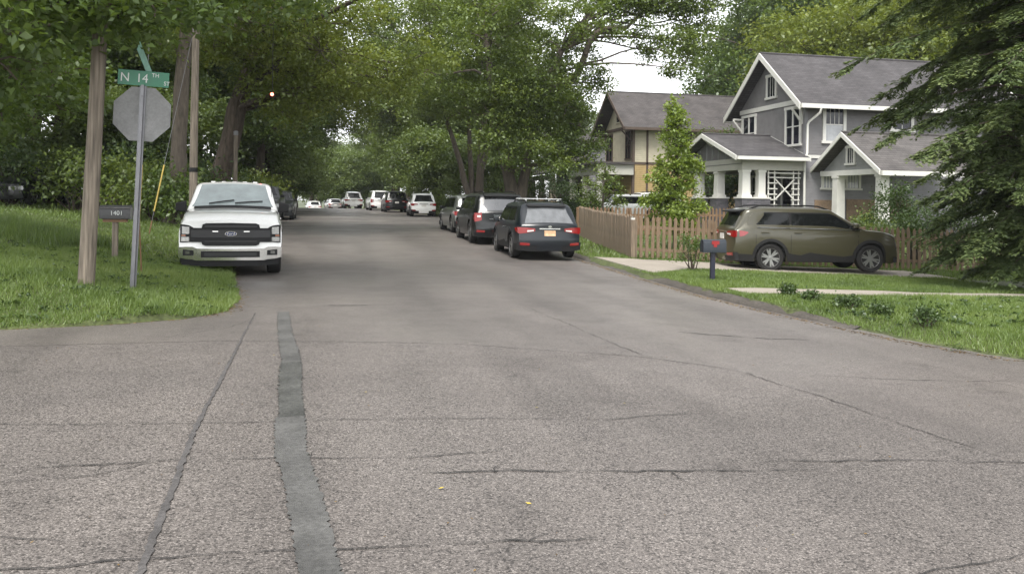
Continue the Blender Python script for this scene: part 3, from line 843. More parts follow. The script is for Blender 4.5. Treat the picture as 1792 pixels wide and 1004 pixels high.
# olive estate on the driveway, side on
c = suv('olive_suv', 'olive green sport utility with dark cladding parked on the concrete driveway', (12.6, 21.15, 0), rad(-9), P_OLIVE, L=4.67, W=1.83, H=1.67, hood=1.10, zb=.27, R=.365,
        wheelb=2.67, foh=.93, rails=(-1.75, .35, M_BLACKP), det=3, clad=M_CLAD, spokes=6, hatch=.36, rake=.80, belt_h=1.15, tail='wide', tum=.22, rr=.09, square=1.0, rim=mat('two_tone_alloy', (.33, .33, .32), .35, metal=.8))
c.o.location.z = gz(12.4, 21.0) + .032
c.side('window_trim', [(x_, c.B(x_) - .004, c.B(x_) + .020) for x_ in np.linspace(-1.62, 1.10, 16)], M_CHROME, .016, (1, -1), 1)
c.side('rear_quarter_panel', [(-1.94, 1.18, 1.20), (-1.86, 1.18, 1.40), (-1.72, 1.18, 1.52), (-1.56, 1.30, 1.54), (-1.42, 1.47, 1.54)], P_OLIVE, .014)

# near black estate with roof bars, rear towards the camera
c = suv('black_estate', 'black blue estate car with silver roof bars, nearest parked by the picket fence', (6.05, 25.6, 0), PI / 2 - rad(1.5), P_BLACK, L=4.82, W=1.87, H=1.61, hood=1.0, zb=.26, R=.36,
        wheelb=2.745, foh=.98, rails=(-1.75, .45, M_BLACKP), bars=((-1.25, M_CHROME), (-.2, M_CHROME)), det=3, clad=M_CLAD, plate=M_PLATE2, glass=mat('rear_glass_grey', (.12, .125, .13), .05, spec=.9, coat=1.0, var=.3, vscale=4), hatch=.62, belt_h=1.0)  # rear glass: reflected sky painted in as a light grey base
c.o.location.z = gz(6.1, 26)
X = -4.82 / 2
m = MB(); m.prism([(c.warp(X, 0, .93)[0] - .012, .055 * math.cos(2 * PI * k / 16), .93 + .03 * math.sin(2 * PI * k / 16)) for k in range(16)], (-.012, 0, 0)); m.build('badge', M_CHROME, c.o)
m = MB(); m.bar((-2.22, -.02, 1.075), (-2.20, .34, 1.085), .02, .03); m.build('rear_wiper', M_BLACKP, c.o)

# large black sport utility in front of it
c = suv('black_suv', 'large black sport utility with dark rear glass parked ahead of the estate car', (5.86, 31.95, 0), PI / 2, P_BLACK2, L=5.1, W=2.0, H=1.79, hood=1.15, zb=.26, R=.40, wheelb=2.95, foh=1.0,
        det=3, tail='tall', hatch=.40, belt_h=1.13, rails=(-2.0, .3, M_BLACKP), glass=mat('rear_glass_dark', (.045, .047, .05), .05, spec=.9, coat=1.0, var=.3, vscale=3))
c.o.location.z = gz(5.6, 32)
c.rect('chrome_strip', -.45, .45, .86, .885, M_CHROME, -1, .022, 5)

for nm, lb, x, y, rz, pm, kw in [
    ('grey_car', 'pale grey green car mostly hidden ahead of the large black sport utility', 5.95, 38.4, PI / 2 + rad(2), P_SAGE, dict(L=4.6, H=1.62)),
    ('white_hatchback', 'white compact sport utility with red tail lights parked alone on the verge', 6.2, 60.9, PI / 2, P_WHITE, dict(L=4.3, W=1.79, H=1.6, R=.34, wheelb=2.6, hatch=.55, clad=M_BLACKP)),
    ('dark_suv', 'dark sport utility parked beyond the white compact car', 5.25, 74.2, PI / 2 + rad(2), P_BLACK2, dict(L=4.8, W=1.95, H=1.78, hood=1.1)),
    ('silver_suv', 'pale sport utility half hidden beyond the dark sport utility', 4.3, 82.0, PI / 2 + rad(4), P_WHITE, dict(L=4.8, W=1.95, H=1.85, hood=1.12, tail='tall')),
    ('white_suv', 'white sport utility on the crest in the middle of the street', 2.15, 95.5, PI / 2 + rad(4), P_WHITE, dict(L=4.9, W=1.98, H=1.8, hood=1.1, clad=M_BLACKP)),
    ('crest_car', 'far silver car with only its roof showing over the crest', .2, 116, PI / 2 + rad(8), P_SILVER, dict(L=4.6, H=1.5, hood=.95)),
    ('crest_car', 'farthest pale car just left of the silver car beyond the crest', -2.6, 127, PI / 2 + rad(8), P_WHITE, dict(L=4.6, H=1.55, hood=.95)),
    ('dark_grey_car', 'dark grey car parked just behind the white pickup truck', -3.35, 44.3, -PI / 2, P_GREY, dict(L=4.7, W=1.95, H=1.62, hood=1.1, R=.38, zb=.3)),
    ('dark_car', 'second dark car on the left kerb, farther back than the dark grey car', -3.0, 51.5, -PI / 2, P_GREY, dict(L=4.7, W=1.9, H=1.62, hood=1.05)),
    ('white_driveway_car', 'white car behind the back fence, left of the pair by the cream house', 16.6, 47.6, rad(185), P_WHITE, dict(L=4.5, H=1.6)),
    ('white_driveway_suv', 'white car behind the back fence, right of the pair by the cream house', 19.2, 50.4, rad(186), P_WHITE, dict(L=4.7, H=1.72, rails=(-1.6, .3, M_BLACKP))),
    ('lawn_vehicle', 'black vehicle parked under low branches on the lawn at far left', -11.9, 37.6, rad(-100), P_BLACK2, dict(L=4.6, W=1.9, H=1.5, hood=1.05)),
]:
    c = suv(nm, lb, (x, y, gz(x, y)), rz, pm, det=1, **kw)
# ------------------------------------------------------------------ houses
def siding(name, c, pitch=.14):
    if name in MATS: return MATS[name]
    m = bpy.data.materials.new(name); m.use_nodes = True; MATS[name] = m
    nt = m.node_tree; b = nt.nodes['Principled BSDF']; b.inputs['Roughness'].default_value = .75
    tc = N(nt, 'TexCoord'); sp = N(nt, 'SeparateXYZ'); nt.links.new(tc.outputs['Object'], sp.inputs[0])
    md = N(nt, 'Math', operation='FRACT'); dv = N(nt, 'Math', operation='DIVIDE'); dv.inputs[1].default_value = pitch
    nt.links.new(sp.outputs['Z'], dv.inputs[0]); nt.links.new(dv.outputs[0], md.inputs[0])
    n1 = N(nt, 'TexNoise', Scale=2.2, Detail=5.0); nt.links.new(tc.outputs['Object'], n1.inputs['Vector'])
    vr = ramp(nt, n1.outputs['Fac'], [(.3, .88), (.7, 1.1)])
    mm = N(nt, 'MixRGB'); mm.blend_type = 'MULTIPLY'; mm.inputs[0].default_value = 1; mm.inputs[1].default_value = (*c, 1); nt.links.new(vr, mm.inputs[2])
    nt.links.new(mm.outputs[0], b.inputs['Base Color'])
    bp = N(nt, 'Bump', Strength=.8, Distance=.02); bp.invert = True; nt.links.new(md.outputs[0], bp.inputs['Height']); nt.links.new(bp.outputs[0], b.inputs['Normal'])
    return m
def shingle(name, c):
    if name in MATS: return MATS[name]
    m = bpy.data.materials.new(name); m.use_nodes = True; MATS[name] = m
    nt = m.node_tree; b = nt.nodes['Principled BSDF']; b.inputs['Roughness'].default_value = .92
    tc = N(nt, 'TexCoord'); mp = N(nt, 'Mapping'); nt.links.new(tc.outputs['Object'], mp.inputs['Vector'])
    sp = N(nt, 'SeparateXYZ'); nt.links.new(mp.outputs[0], sp.inputs[0])
    cx = N(nt, 'CombineXYZ'); ad = N(nt, 'Math', operation='ADD'); nt.links.new(sp.outputs['X'], ad.inputs[0]); nt.links.new(sp.outputs['Y'], ad.inputs[1])
    nt.links.new(sp.outputs['X'], cx.inputs[0]); nt.links.new(sp.outputs['Z'], cx.inputs[1])
    br = N(nt, 'TexBrick', Scale=1.0); br.inputs['Brick Width'].default_value = .30; br.inputs['Row Height'].default_value = .095; br.inputs['Mortar Size'].default_value = .006
    br.inputs['Color1'].default_value = (c[0] * .84, c[1] * .84, c[2] * .84, 1); br.inputs['Color2'].default_value = (c[0] * 1.14, c[1] * 1.14, c[2] * 1.14, 1); br.inputs['Mortar'].default_value = (c[0] * .4, c[1] * .4, c[2] * .4, 1)
    nt.links.new(cx.outputs[0], br.inputs['Vector'])
    n1 = N(nt, 'TexNoise', Scale=1.1, Detail=5.0); nt.links.new(tc.outputs['Object'], n1.inputs['Vector'])
    vr = ramp(nt, n1.outputs['Fac'], [(.3, .78), (.7, 1.2)])
    mm = N(nt, 'MixRGB'); mm.blend_type = 'MULTIPLY'; mm.inputs[0].default_value = 1; nt.links.new(br.outputs[0], mm.inputs[1]); nt.links.new(vr, mm.inputs[2])
    nt.links.new(mm.outputs[0], b.inputs['Base Color'])
    return m
def brickm(name, c, mo=(.3, .29, .27)):
    if name in MATS: return MATS[name]
    m = bpy.data.materials.new(name); m.use_nodes = True; MATS[name] = m
    nt = m.node_tree; b = nt.nodes['Principled BSDF']; b.inputs['Roughness'].default_value = .9
    tc = N(nt, 'TexCoord'); sp = N(nt, 'SeparateXYZ'); nt.links.new(tc.outputs['Object'], sp.inputs[0])
    ad = N(nt, 'Math', operation='ADD'); nt.links.new(sp.outputs['X'], ad.inputs[0]); nt.links.new(sp.outputs['Y'], ad.inputs[1])
    cx = N(nt, 'CombineXYZ'); nt.links.new(ad.outputs[0], cx.inputs[0]); nt.links.new(sp.outputs['Z'], cx.inputs[1])
    br = N(nt, 'TexBrick', Scale=1.0); br.inputs['Brick Width'].default_value = .215; br.inputs['Row Height'].default_value = .075; br.inputs['Mortar Size'].default_value = .008
    br.inputs['Color1'].default_value = (c[0] * .7, c[1] * .7, c[2] * .7, 1); br.inputs['Color2'].default_value = (c[0] * 1.25, c[1] * 1.2, c[2] * 1.2, 1); br.inputs['Mortar'].default_value = (*mo, 1)
    nt.links.new(cx.outputs[0], br.inputs['Vector']); nt.links.new(br.outputs[0], b.inputs['Base Color'])
    return m
W_GREY = siding('grey_siding', (.175, .169, .169)); W_GREY2 = siding('blue_grey_siding', (.21, .207, .215)); W_GABLE = siding('pale_grey_siding', (.24, .245, .235))
W_CREAM = siding('cream_siding', (.46, .42, .31)); W_TAN = siding('tan_siding', (.36, .26, .12)); W_TRIM = mat('white_trim', (.66, .65, .60), .6, var=.06, vscale=3)
W_OFF = mat('off_white_beam', (.46, .45, .40), .65, var=.08, vscale=2); W_BROWN = mat('brown_trim', (.085, .06, .045), .7, var=.15, vscale=3)
R_GREY = shingle('grey_shingles', (.072, .067, .069)); R_BROWN = shingle('brown_shingles', (.078, .070, .068)); R_DULL = shingle('dull_shingles', (.092, .084, .080))
B_GREY = brickm('grey_brick', (.105, .10, .11), (.12, .12, .125)); B_TAN = brickm('tan_brick', (.33, .23, .12)); B_RED = brickm('red_brick', (.20, .07, .05))
G_WIN = mat('window_glass', (.012, .013, .022), .06, spec=.45, coat=0, var=.3, vscale=1.2); G_PALE = mat('pale_glass', (.34, .35, .36), .12, spec=.7, coat=.4, var=.35, vscale=2)  # G_PALE: the lower sash's reflection is painted in as pale colour
W_WOOD = mat('raw_wood_wall', (.22, .155, .10), .85, var=.25, vscale=2, var2=.2, v2scale=20)

class House:
    """local axes: a = away from the street (+x), b = along the street (+y)"""
    def __init__(s, name, label, loc, rz=0): s.o = thing(name, label, 'house', loc, rz); s.z0 = loc[2]
    def box(s, name, a0, a1, b0, b1, z0, z1, m, parent=None, bevel=0):
        return MB().box(a0, a1, b0, b1, z0, z1).build(name, m, parent or s.o, bevel=bevel)
    def gable_a(s, name, a0, a1, b0, b1, z, zt, m, parent=None):      # triangle facing the street, at a0..a1
        bm_ = (b0 + b1) / 2
        return MB().prism([(a0, b0, z), (a0, b1, z), (a0, bm_, zt)], (a1 - a0, 0, 0)).build(name, m, parent or s.o)
    def roof(s, a0, a1, b0, b1, ze, zr, m, trim, th=.14, gut=True, lip=.2, rake=.22, name='roof'):
        """ridge along a; eaves at b0, b1 (overhang included)"""
        bm_ = (b0 + b1) / 2
        r = MB(); r.prism([(a0, b0, ze), (a0, bm_, zr), (a0, b1, ze), (a0, b1, ze - th), (a0, bm_, zr - th), (a0, b0, ze - th)], (a1 - a0, 0, 0))
        ro = r.build(name, m, s.o)
        for bb in (b0, b1):
            # bargeboards stand proud of the gable edge
            for aa, d in ((a0, -.05), (a1, .05)):
                g = MB(); p0 = Vector((aa, bb, ze + .02)); p1 = Vector((aa, bm_, zr + .02))
                g.prism([p0, p1, p1 - Vector((0, 0, rake)), p0 - Vector((0, 0, rake))], (d, 0, 0)); g.build('bargeboard', trim, ro)
        for bb, d in ((b0, -1), (b1, 1)):
            g = MB(); g.box(a0 + .02, a1 - .02, min(bb, bb + d * .11), max(bb, bb + d * .11), ze - lip, ze - .012); g.build('gutter', trim, ro)
        g = MB(); g.tube([(a0, bm_, zr + .02), (a1, bm_, zr + .02)], .06, 6); g.build('ridge_cap', m, ro)
        return ro
    def window(s, face, u0, u1, z0, z1, pos, trim, glass=G_WIN, mull=0, sash=True, upper=0, t=.11, lower=None, d=-1):
        """face 'a': wall at a=pos facing -a, u along b; face 'b': wall at b=pos facing -b, u along a"""
        def bx(m, u_0, u_1, z_0, z_1, o0, o1):
            lo, hi = pos + d * o1, pos + d * o0
            if lo > hi: lo, hi = hi, lo
            if face == 'a': m.box(lo, hi, u_0, u_1, z_0, z_1)
            else: m.box(u_0, u_1, lo, hi, z_0, z_1)
            return m
        m = MB(); bx(m, u0, u0 + t, z0, z1, 0, .06); bx(m, u1 - t, u1, z0, z1, 0, .06); bx(m, u0 - .04, u1 + .04, z1, z1 + t, 0, .07); bx(m, u0 - .06, u1 + .06, z0 - t * .8, z0, 0, .09)
        w = m.build('window', trim, s.o)
        n = mull + 1; wd = (u1 - u0 - 2 * t) / n; zm = (z0 + z1) / 2
        for k in range(n):
            a = u0 + t + k * wd; b = a + wd
            if k: bx(MB(), a - .05, a + .05, z0, z1, 0, .055).build('mullion', trim, w); a += .05
            if k < n - 1: b -= .05
            if sash:
                bx(MB(), a, b, zm, z1, .004, .022).build('pane', glass, w); bx(MB(), a, b, z0, zm, .004, .016).build('pane', lower or glass, w)
                bx(MB(), a, b, zm - .025, zm + .025, .0, .034).build('sash_bar', trim, w)
                for q in range(upper):
                    x = a + (b - a) * (q + 1) / (upper + 1); bx(MB(), x - .014, x + .014, zm + .026, z1, 0, .032).build('glazing_bar', trim, w)
            else:
                bx(MB(), a, b, z0, z1, .004, .02).build('pane', glass, w)
                for q in range(upper):
                    x = a + (b - a) * (q + 1) / (upper + 1); bx(MB(), x - .016, x + .016, z0, z1, 0, .03).build('glazing_bar', trim, w)
        return w
    def brace(s, a, b, z, dz, da, db, m):
        g = MB(); p = Vector((a, b, z)); q = Vector((a + da, b + db, z)); r = Vector((a, b, z - dz))
        g.bar(p + Vector((0, 0, -.05)), q + Vector((0, 0, -.05)), .09); g.bar(r, p, .09); g.bar(r + Vector((0, 0, .05)), q + Vector((0, 0, -.1)), .08)
        return g.build('eave_bracket', m, s.o)
    def column(s, a, b, z0, z1, w, m, wt=None, cap=True):
        wt = wt or w; g = MB()
        lo = [(a - w / 2, b - w / 2, z0), (a + w / 2, b - w / 2, z0), (a + w / 2, b + w / 2, z0), (a - w / 2, b + w / 2, z0)]
        hi = [(a - wt / 2, b - wt / 2, z1), (a + wt / 2, b - wt / 2, z1), (a + wt / 2, b + wt / 2, z1), (a - wt / 2, b + wt / 2, z1)]
        g.add(lo + hi, [(3, 2, 1, 0), (4, 5, 6, 7), (0, 1, 5, 4), (1, 2, 6, 5), (2, 3, 7, 6), (3, 0, 4, 7)])
        c = g.build('column', m, s.o)
        if cap:
            MB().box(a - w / 2 - .04, a + w / 2 + .04, b - w / 2 - .04, b + w / 2 + .04, z0 + .002, z0 + .10).build('column_base', m, c)
            MB().box(a - wt / 2 - .035, a + wt / 2 + .035, b - wt / 2 - .035, b + wt / 2 + .035, z1 - .10, z1 - .003).build('column_cap', m, c)
        return c

# --- grey gabled house
h = House('grey_house', 'grey two storey house with white trim, gabled porch and lattice', (20.8, 35.0, 0))
h.box('foundation', 0, 11, 0, 6.26, -.2, .92, B_GREY)
h.box('lower_wall', 0.01, 11, 0.01, 6.25, .92, 3.74, W_GREY2)
h.box('upper_wall', 0, 11, 0, 6.26, 3.74, 6.42, W_GREY)
h.box('belt_board', -.03, 11.02, -.03, 6.29, 3.72, 3.86, W_TRIM)
h.gable_a('gable_wall', 0.0, .15, 0, 6.26, 6.42, 8.72, W_GREY)
h.gable_a('rear_gable_wall', 10.85, 11, 0, 6.26, 6.42, 8.72, W_GREY)
h.roof(-.62, 11.5, -.62, 6.88, 6.10, 8.90, R_GREY, W_TRIM, rake=.30)
h.box('frieze_board', -.045, .0, -.02, 6.28, 6.22, 6.44, W_TRIM)
h.box('corner_board', -.03, .10, -.032, .10, 3.87, 6.20, W_GREY2)
h.window('a', 2.55, 3.55, 6.82, 7.78, 0, W_TRIM, mull=0, sash=False, upper=2, t=.14)
h.window('a', .32, 1.72, 4.40, 6.02, 0, W_TRIM, mull=1, t=.13)
h.window('a', 4.55, 6.0, 4.40, 6.02, 0, W_TRIM, mull=1, t=.13)
h.window('b', .85, 2.02, 4.52, 6.0, 0, W_TRIM, upper=3, t=.15, lower=G_PALE)
h.window('b', 4.3, 5.5, 5.15, 5.92, 0, W_TRIM, sash=False, t=.15, upper=1)
h.window('b', .82, 1.48, 2.40, 3.05, 0, W_TRIM, G_PALE, sash=False, upper=2)
h.window('b', 2.02, 2.80, 2.40, 3.05, 0, W_TRIM, G_PALE, sash=False, upper=3)
h.brace(-.02, .25, 6.02, .75, -.5, 0, W_TRIM); h.brace(-.02, 6.05, 6.02, .75, -.5, 0, W_TRIM)
g = MB(); g.tube([(.35, -.70, 5.92), (.33, -.66, 5.72), (.12, -.1, 5.35), (.06, -.09, 5.2), (.06, -.09, 3.95), (-.06, -.13, 3.7), (-.07, -.11, 3.5), (-.07, -.11, .4)], .055, 8); g.build('downspout', W_TRIM, h.o, sm=50)
h.box('side_door_panel', .5, 1.9, -.02, .0, .5, 1.85, W_WOOD)
h.box('basement_boards', 2.1, 5.4, -.03, .0, .3, 1.9, W_WOOD)
# porch
h.box('porch_floor', -3.15, 0, -.1, 6.3, .1, .92, B_GREY)
h.box('porch_beam', -3.05, -2.70, .0, 6.3, 3.14, 3.66, W_OFF); h.box('porch_beam', -2.70, 0, .0, .30, 3.14, 3.66, W_OFF); h.box('porch_beam', -2.70, 0, 6.0, 6.3, 3.14, 3.66, W_OFF)
h.box('beam_line', -3.07, -3.05, -.01, 6.3, 3.40, 3.43, W_GREY)
h.gable_a('porch_gable', -2.98, -2.85, -.05, 6.35, 3.66, 4.78, W_GREY)
h.roof(-3.55, -.01, -.45, 6.75, 3.72, 4.92, R_GREY, W_TRIM, rake=.2, name='porch_roof', lip=.16)
for b_ in (1.0, 1.75, 2.5, 3.15, 3.8, 4.55, 5.3):
    zt = 4.70 - abs(b_ - 3.15) * .36; h.box('gable_batten', -3.02, -2.983, b_ - .03, b_ + .03, 3.67, zt, W_GABLE)
g = MB(); g.bar((-3.02, 3.15, 4.35), (-3.5, 3.15, 4.72), .08); g.bar((-3.02, 4.6, 3.75), (-3.3, 5.4, 4.15), .08); g.build('porch_bracket', W_TRIM, h.o)
for b_ in (.22, 2.75, 5.0):
    h.box('porch_pier', -3.10, -2.52, b_ - .36, b_ + .36, .1, 1.86, B_GREY); h.box('pier_cap', -3.14, -2.48, b_ - .40, b_ + .40, 1.861, 1.93, W_TRIM)
    h.column(-2.82, b_, 1.931, 3.135, .40, W_TRIM, .36)
h.box('porch_pier', -2.518, -1.75, -.14, .40, .1, 1.86, B_GREY); h.box('pier_cap', -2.478, -1.72, -.17, .43, 1.861, 1.93, W_TRIM)
h.column(-2.08, .16, 1.931, 3.135, .34, W_TRIM, .32)
# lattice screen between the column and the house
for z in (1.35, 1.60, 1.83, 2.07, 2.32, 2.57, 2.82, 3.02):
    if z < 2.7: 
        h.box('lattice_slat', -1.78, -1.30, .06, .09, z - .025, z + .025, W_TRIM)
        h.box('lattice_slat', -.62, -.20, .06, .09, z - .025, z + .025, W_TRIM)
    else: h.box('lattice_slat', -1.78, -.16, .06, .09, z - .025, z + .025, W_TRIM)
for a in (-1.72, -1.42, -.50, -.24): h.box('lattice_upright', a - .028, a + .028, .0905, .12, 1.15, 3.13, W_TRIM)
g = MB(); g.bar((-1.42, .05, 2.75), (-.50, .05, 1.85), .055, .03, (0, 1, 0)); g.build('lattice_brace', W_TRIM, h.o)
g = MB(); g.bar((-1.42, .021, 1.85), (-.50, .021, 2.75), .055, .028, (0, 1, 0)); g.build('lattice_brace', W_TRIM, h.o)
h.box('front_door', -.06, 0, 2.6, 3.6, .93, 3.0, mat('dark_door', (.03, .025, .022), .5))
h.window('a', .9, 2.0, 1.5, 2.95, 0, W_TRIM); h.window('a', 4.2, 5.6, 1.5, 2.95, 0, W_TRIM, mull=1)
# side portico
h.gable_a('portico_gable', .80, .92, -4.45, -.18, 3.12, 4.42, W_GABLE)
h.box('portico_beam', .70, .98, -4.55, -.1, 2.90, 3.12, W_TRIM); h.box('portico_beam', .98, 6.2, -4.55, -4.25, 2.90, 3.12, W_TRIM)
ro = h.roof(.32, 6.6, -4.98, .36, 3.02, 4.70, R_DULL, W_TRIM, rake=.2, name='portico_roof')
h.window('a', -2.62, -1.98, 3.42, 4.05, .80, W_TRIM, sash=False, upper=2, t=.11)
for b_ in (-1.3, -4.35):
    h.column(.86, b_, .9, 2.895, .40, W_TRIM, .36); h.box('portico_pier', .56, 1.16, b_ - .3, b_ + .3, -.2, .898, B_GREY)
h.column(6.0, -4.35, -.2, 2.895, .3, W_TRIM)

# --- cream house with brown trim
h = House('cream_house', 'cream and tan two storey house with brown trim and steep front gable', (20.6, 57.0, 0))
h.box('lower_wall', 0, 13, 0, 6.3, -.2, 4.36, W_TAN); h.box('upper_wall', .02, 13, .02, 6.28, 4.36, 7.0, W_CREAM)
h.box('belt_board', -.03, 13.02, -.03, 6.33, 4.30, 4.46, W_BROWN)
h.gable_a('gable_wall', 0, .15, .02, 6.28, 7.0, 9.35, W_CREAM)
h.roof(-.9, 13.6, -.7, 7.0, 6.85, 9.72, R_BROWN, W_BROWN, rake=.28)
h.box('frieze_board', -.05, .02, -.02, 6.32, 6.86, 7.08, W_BROWN)
h.box('corner_board', -.04, .14, -.04, .14, .3, 6.8, W_BROWN); h.box('wall_batten', 1.0, 1.14, -.03, .02, .3, 6.8, W_BROWN)
h.window('a', 2.7, 3.6, 7.5, 8.6, 0, W_CREAM, G_WIN, sash=False)
h.window('a', .35, 1.5, 4.75, 6.65, 0, W_BROWN, mull=1); h.window('a', 4.4, 5.9, 4.75, 6.65, 0, W_BROWN, mull=1)
h.window('b', 3.2, 4.4, 4.8, 6.5, 0, W_BROWN, upper=2); h.window('b', 7.2, 8.4, 4.8, 6.5, 0, W_BROWN, upper=2); h.window('b', 4.6, 6.0, 1.6, 3.2, 0, W_BROWN)
h.brace(-.02, .3, 6.8, .9, -.75, 0, W_BROWN); h.brace(-.02, 6.0, 6.8, .9, -.75, 0, W_BROWN)
h.box('porch_beam', -2.6, -2.2, -.2, 7.2, 3.55, 4.25, W_OFF); h.box('porch_beam', -2.2, 0, -.2, .2, 3.55, 4.25, W_OFF)
h.box('porch_roof', -2.9, -.001, -.4, 7.4, 4.26, 4.42, R_BROWN); h.box('porch_floor', -2.6, -.001, -.2, 7.2, -.2, .75, B_TAN)
for b_ in (0.1, 3.4, 6.8): h.column(-2.4, b_, .76, 3.54, .42, W_OFF, .38)
h.box('porch_rail', -2.55, -2.45, .4, 6.5, 1.3, 1.5, W_OFF); h.box('front_door', -.06, -.001, 2.7, 3.8, .76, 3.0, MATS['dark_door']); h.window('a', 4.4, 6, 1.5, 3.0, 0, W_BROWN, mull=1)

# --- farther house with deep porch
W_DIM = mat('dimmed_tan_paint', (.20, .175, .13), .7, var=.12, vscale=2)  # tan, darkened in colour for the dim light behind the street trees
h = House('bungalow', 'brown roofed house with tapered porch columns half hidden behind street trees', (20.8, 68.5, 0))
h.box('wall', 0, 9, 0, 10, -.2, 6.3, W_GREY2)
MB().prism([(-.8, -.6, 6.1), (4.5, -.6, 8.9), (9.8, -.6, 6.1), (9.8, -.6, 5.95), (4.5, -.6, 8.75), (-.8, -.6, 5.95)], (0, 11.2, 0)).build('roof', R_BROWN, h.o)
MB().prism([(0, .01, 6.3), (9, .01, 6.3), (4.5, .01, 8.6)], (0, .12, 0)).build('gable_wall', W_CREAM, h.o)
MB().prism([(-3.6, -.9, 4.0), (0, -.9, 5.6), (0, -.9, 5.4), (-3.6, -.9, 3.85)], (0, 11.6, 0)).build('porch_roof', R_DULL, h.o)
h.box('porch_beam', -3.2, -2.85, -.4, 10.2, 3.45, 3.84, W_DIM); h.box('porch_floor', -3.2, -.001, -.3, 10, -.2, .8, B_RED)
for b_ in (0.0, 3.6, 7.0, 9.8):
    h.box('porch_pier', -3.3, -2.7, b_ - .35, b_ + .35, -.2, 1.9, B_TAN); h.column(-3.0, b_, 1.901, 3.445, .52, W_DIM, .34)
h.box('front_door', -.06, -.001, 4.3, 5.4, .8, 3.0, MATS['dark_door']); h.window('a', 1.2, 3.0, 1.6, 3.1, 0, W_TRIM, mull=1); h.window('a', 6.6, 8.4, 1.6, 3.1, 0, W_TRIM, mull=1)
h.window('a', 2.0, 3.4, 4.6, 6.0, 0, W_BROWN); h.window('a', 6.0, 7.4, 4.6, 6.0, 0, W_BROWN)

# --- glimpse of a white house behind the left trees
h = House('white_house', 'pale house barely showing through leaves behind the leaning wood pole', (-21.0, 48.0, 1.2), rad(12))
h.box('wall', -5, 5, 0, 7, -.6, 3.4, mat('white_wall', (.55, .56, .58), .7, var=.1)); h.roof(-5.5, 5.5, -.5, 7.5, 3.35, 5.9, R_DULL, W_TRIM)
h.window('b', 1.2, 2.4, .9, 2.3, 0, W_TRIM); h.window('b', -2.6, -1.4, .9, 2.3, 0, W_TRIM)

# ------------------------------------------------------------------ picket fences
M_PICKET = mat('fence_wood', (.185, .130, .082), .85, var=.25, vscale=2.5, var2=.22, v2scale=18, bump=.3, bscale=40, stretch=(1, 1, .15))
M_PICKET2 = mat('fence_wood_weathered', (.185, .142, .10), .85, var=.25, vscale=2.5, var2=.22, v2scale=18, bump=.3, bscale=40, stretch=(1, 1, .15))
def picket_mesh(name, h, w=.088, t=.02):
    m = MB(); m.prism([(-w / 2, 0, 0), (w / 2, 0, 0), (w / 2, 0, h - .07), (0, 0, h), (-w / 2, 0, h - .07)], (0, t, 0)); return m.mesh(name)
PK = {}
def fence_run(root, p, q, hgt, gap, m, rnd, side=1, posts=2.4):
    p, q = Vector(p), Vector(q); d = q - p; L = d.length; d.normalize(); a = math.atan2(d.y, d.x); nrm = Vector((-d.y, d.x)) * side
    n = int(L / gap)
    for k in range(n + 1):
        c = p + d * (k * gap); key = (round(hgt, 2), k % 4, m.name)
        if key not in PK: PK[key] = picket_mesh('picket', hgt + (0, .012, -.015, .006)[k % 4])
        o = link('picket', PK[key], m, root, (c.x - root.location.x, c.y - root.location.y, gz(c.x, c.y) + .05 + rnd.uniform(-.012, .012)))
        o.rotation_euler = (rnd.uniform(-.012, .012), rnd.uniform(-.016, .016), a + (0 if side > 0 else PI))
    for z in (.28, hgt - .28):
        r = MB(); k = max(1, int(L / 2.4))
        for i in range(k):
            c0 = p + d * (L * i / k) + nrm * .045; c1 = p + d * (L * (i + 1) / k) + nrm * .045
            r = MB(); r.bar((c0.x, c0.y, gz(c0.x, c0.y) + z), (c1.x, c1.y, gz(c1.x, c1.y) + z), .04, .085)
            o = r.build('rail', m, root); o.location = (-root.location.x, -root.location.y, 0)
    k = max(1, round(L / posts))
    for i in range(k + 1):
        c = p + d * (L * i / k) + nrm * .12; z = gz(c.x, c.y); r = MB()
        r.box(-.045, .045, -.045, .045, -.2, hgt + .02)
        o = r.build('post', m, root, (c.x - root.location.x, c.y - root.location.y, z)); o.rotation_euler = (0, 0, a)
rnd = random.Random(5)
f1 = thing('picket_fence', 'brown wooden picket fence turning the corner beside the driveway', 'fence', (8.42, 23.35, 0))
fence_run(f1, (8.42, 23.35), (9.75, 33.2), 1.19, .125, M_PICKET2, rnd, -1)
fence_run(f1, (8.54, 23.30), (19.6, 21.7), 1.20, .165, M_PICKET, rnd, 1)
MB().box(-.06, .06, -.06, .06, -.2, 1.12).build('corner_post', M_PICKET2, f1, (.02, -.07, gz(8.5, 23.3)))
MB().box(-.05, .05, -.05, .05, 1.121, 1.17).build('post_cap', W_TRIM, f1, (.02, -.07, gz(8.5, 23.3)))
f2 = thing('back_fence', 'reddish picket fence across the back of the yard before the cream house', 'fence', (9.8, 33.4, 0))
fence_run(f2, (9.85, 33.6), (19.0, 34.2), 1.16, .165, mat('fence_wood_red', (.19, .118, .066), .85, var=.25, vscale=2.5, var2=.22, v2scale=18, stretch=(1, 1, .15)), rnd, 1)
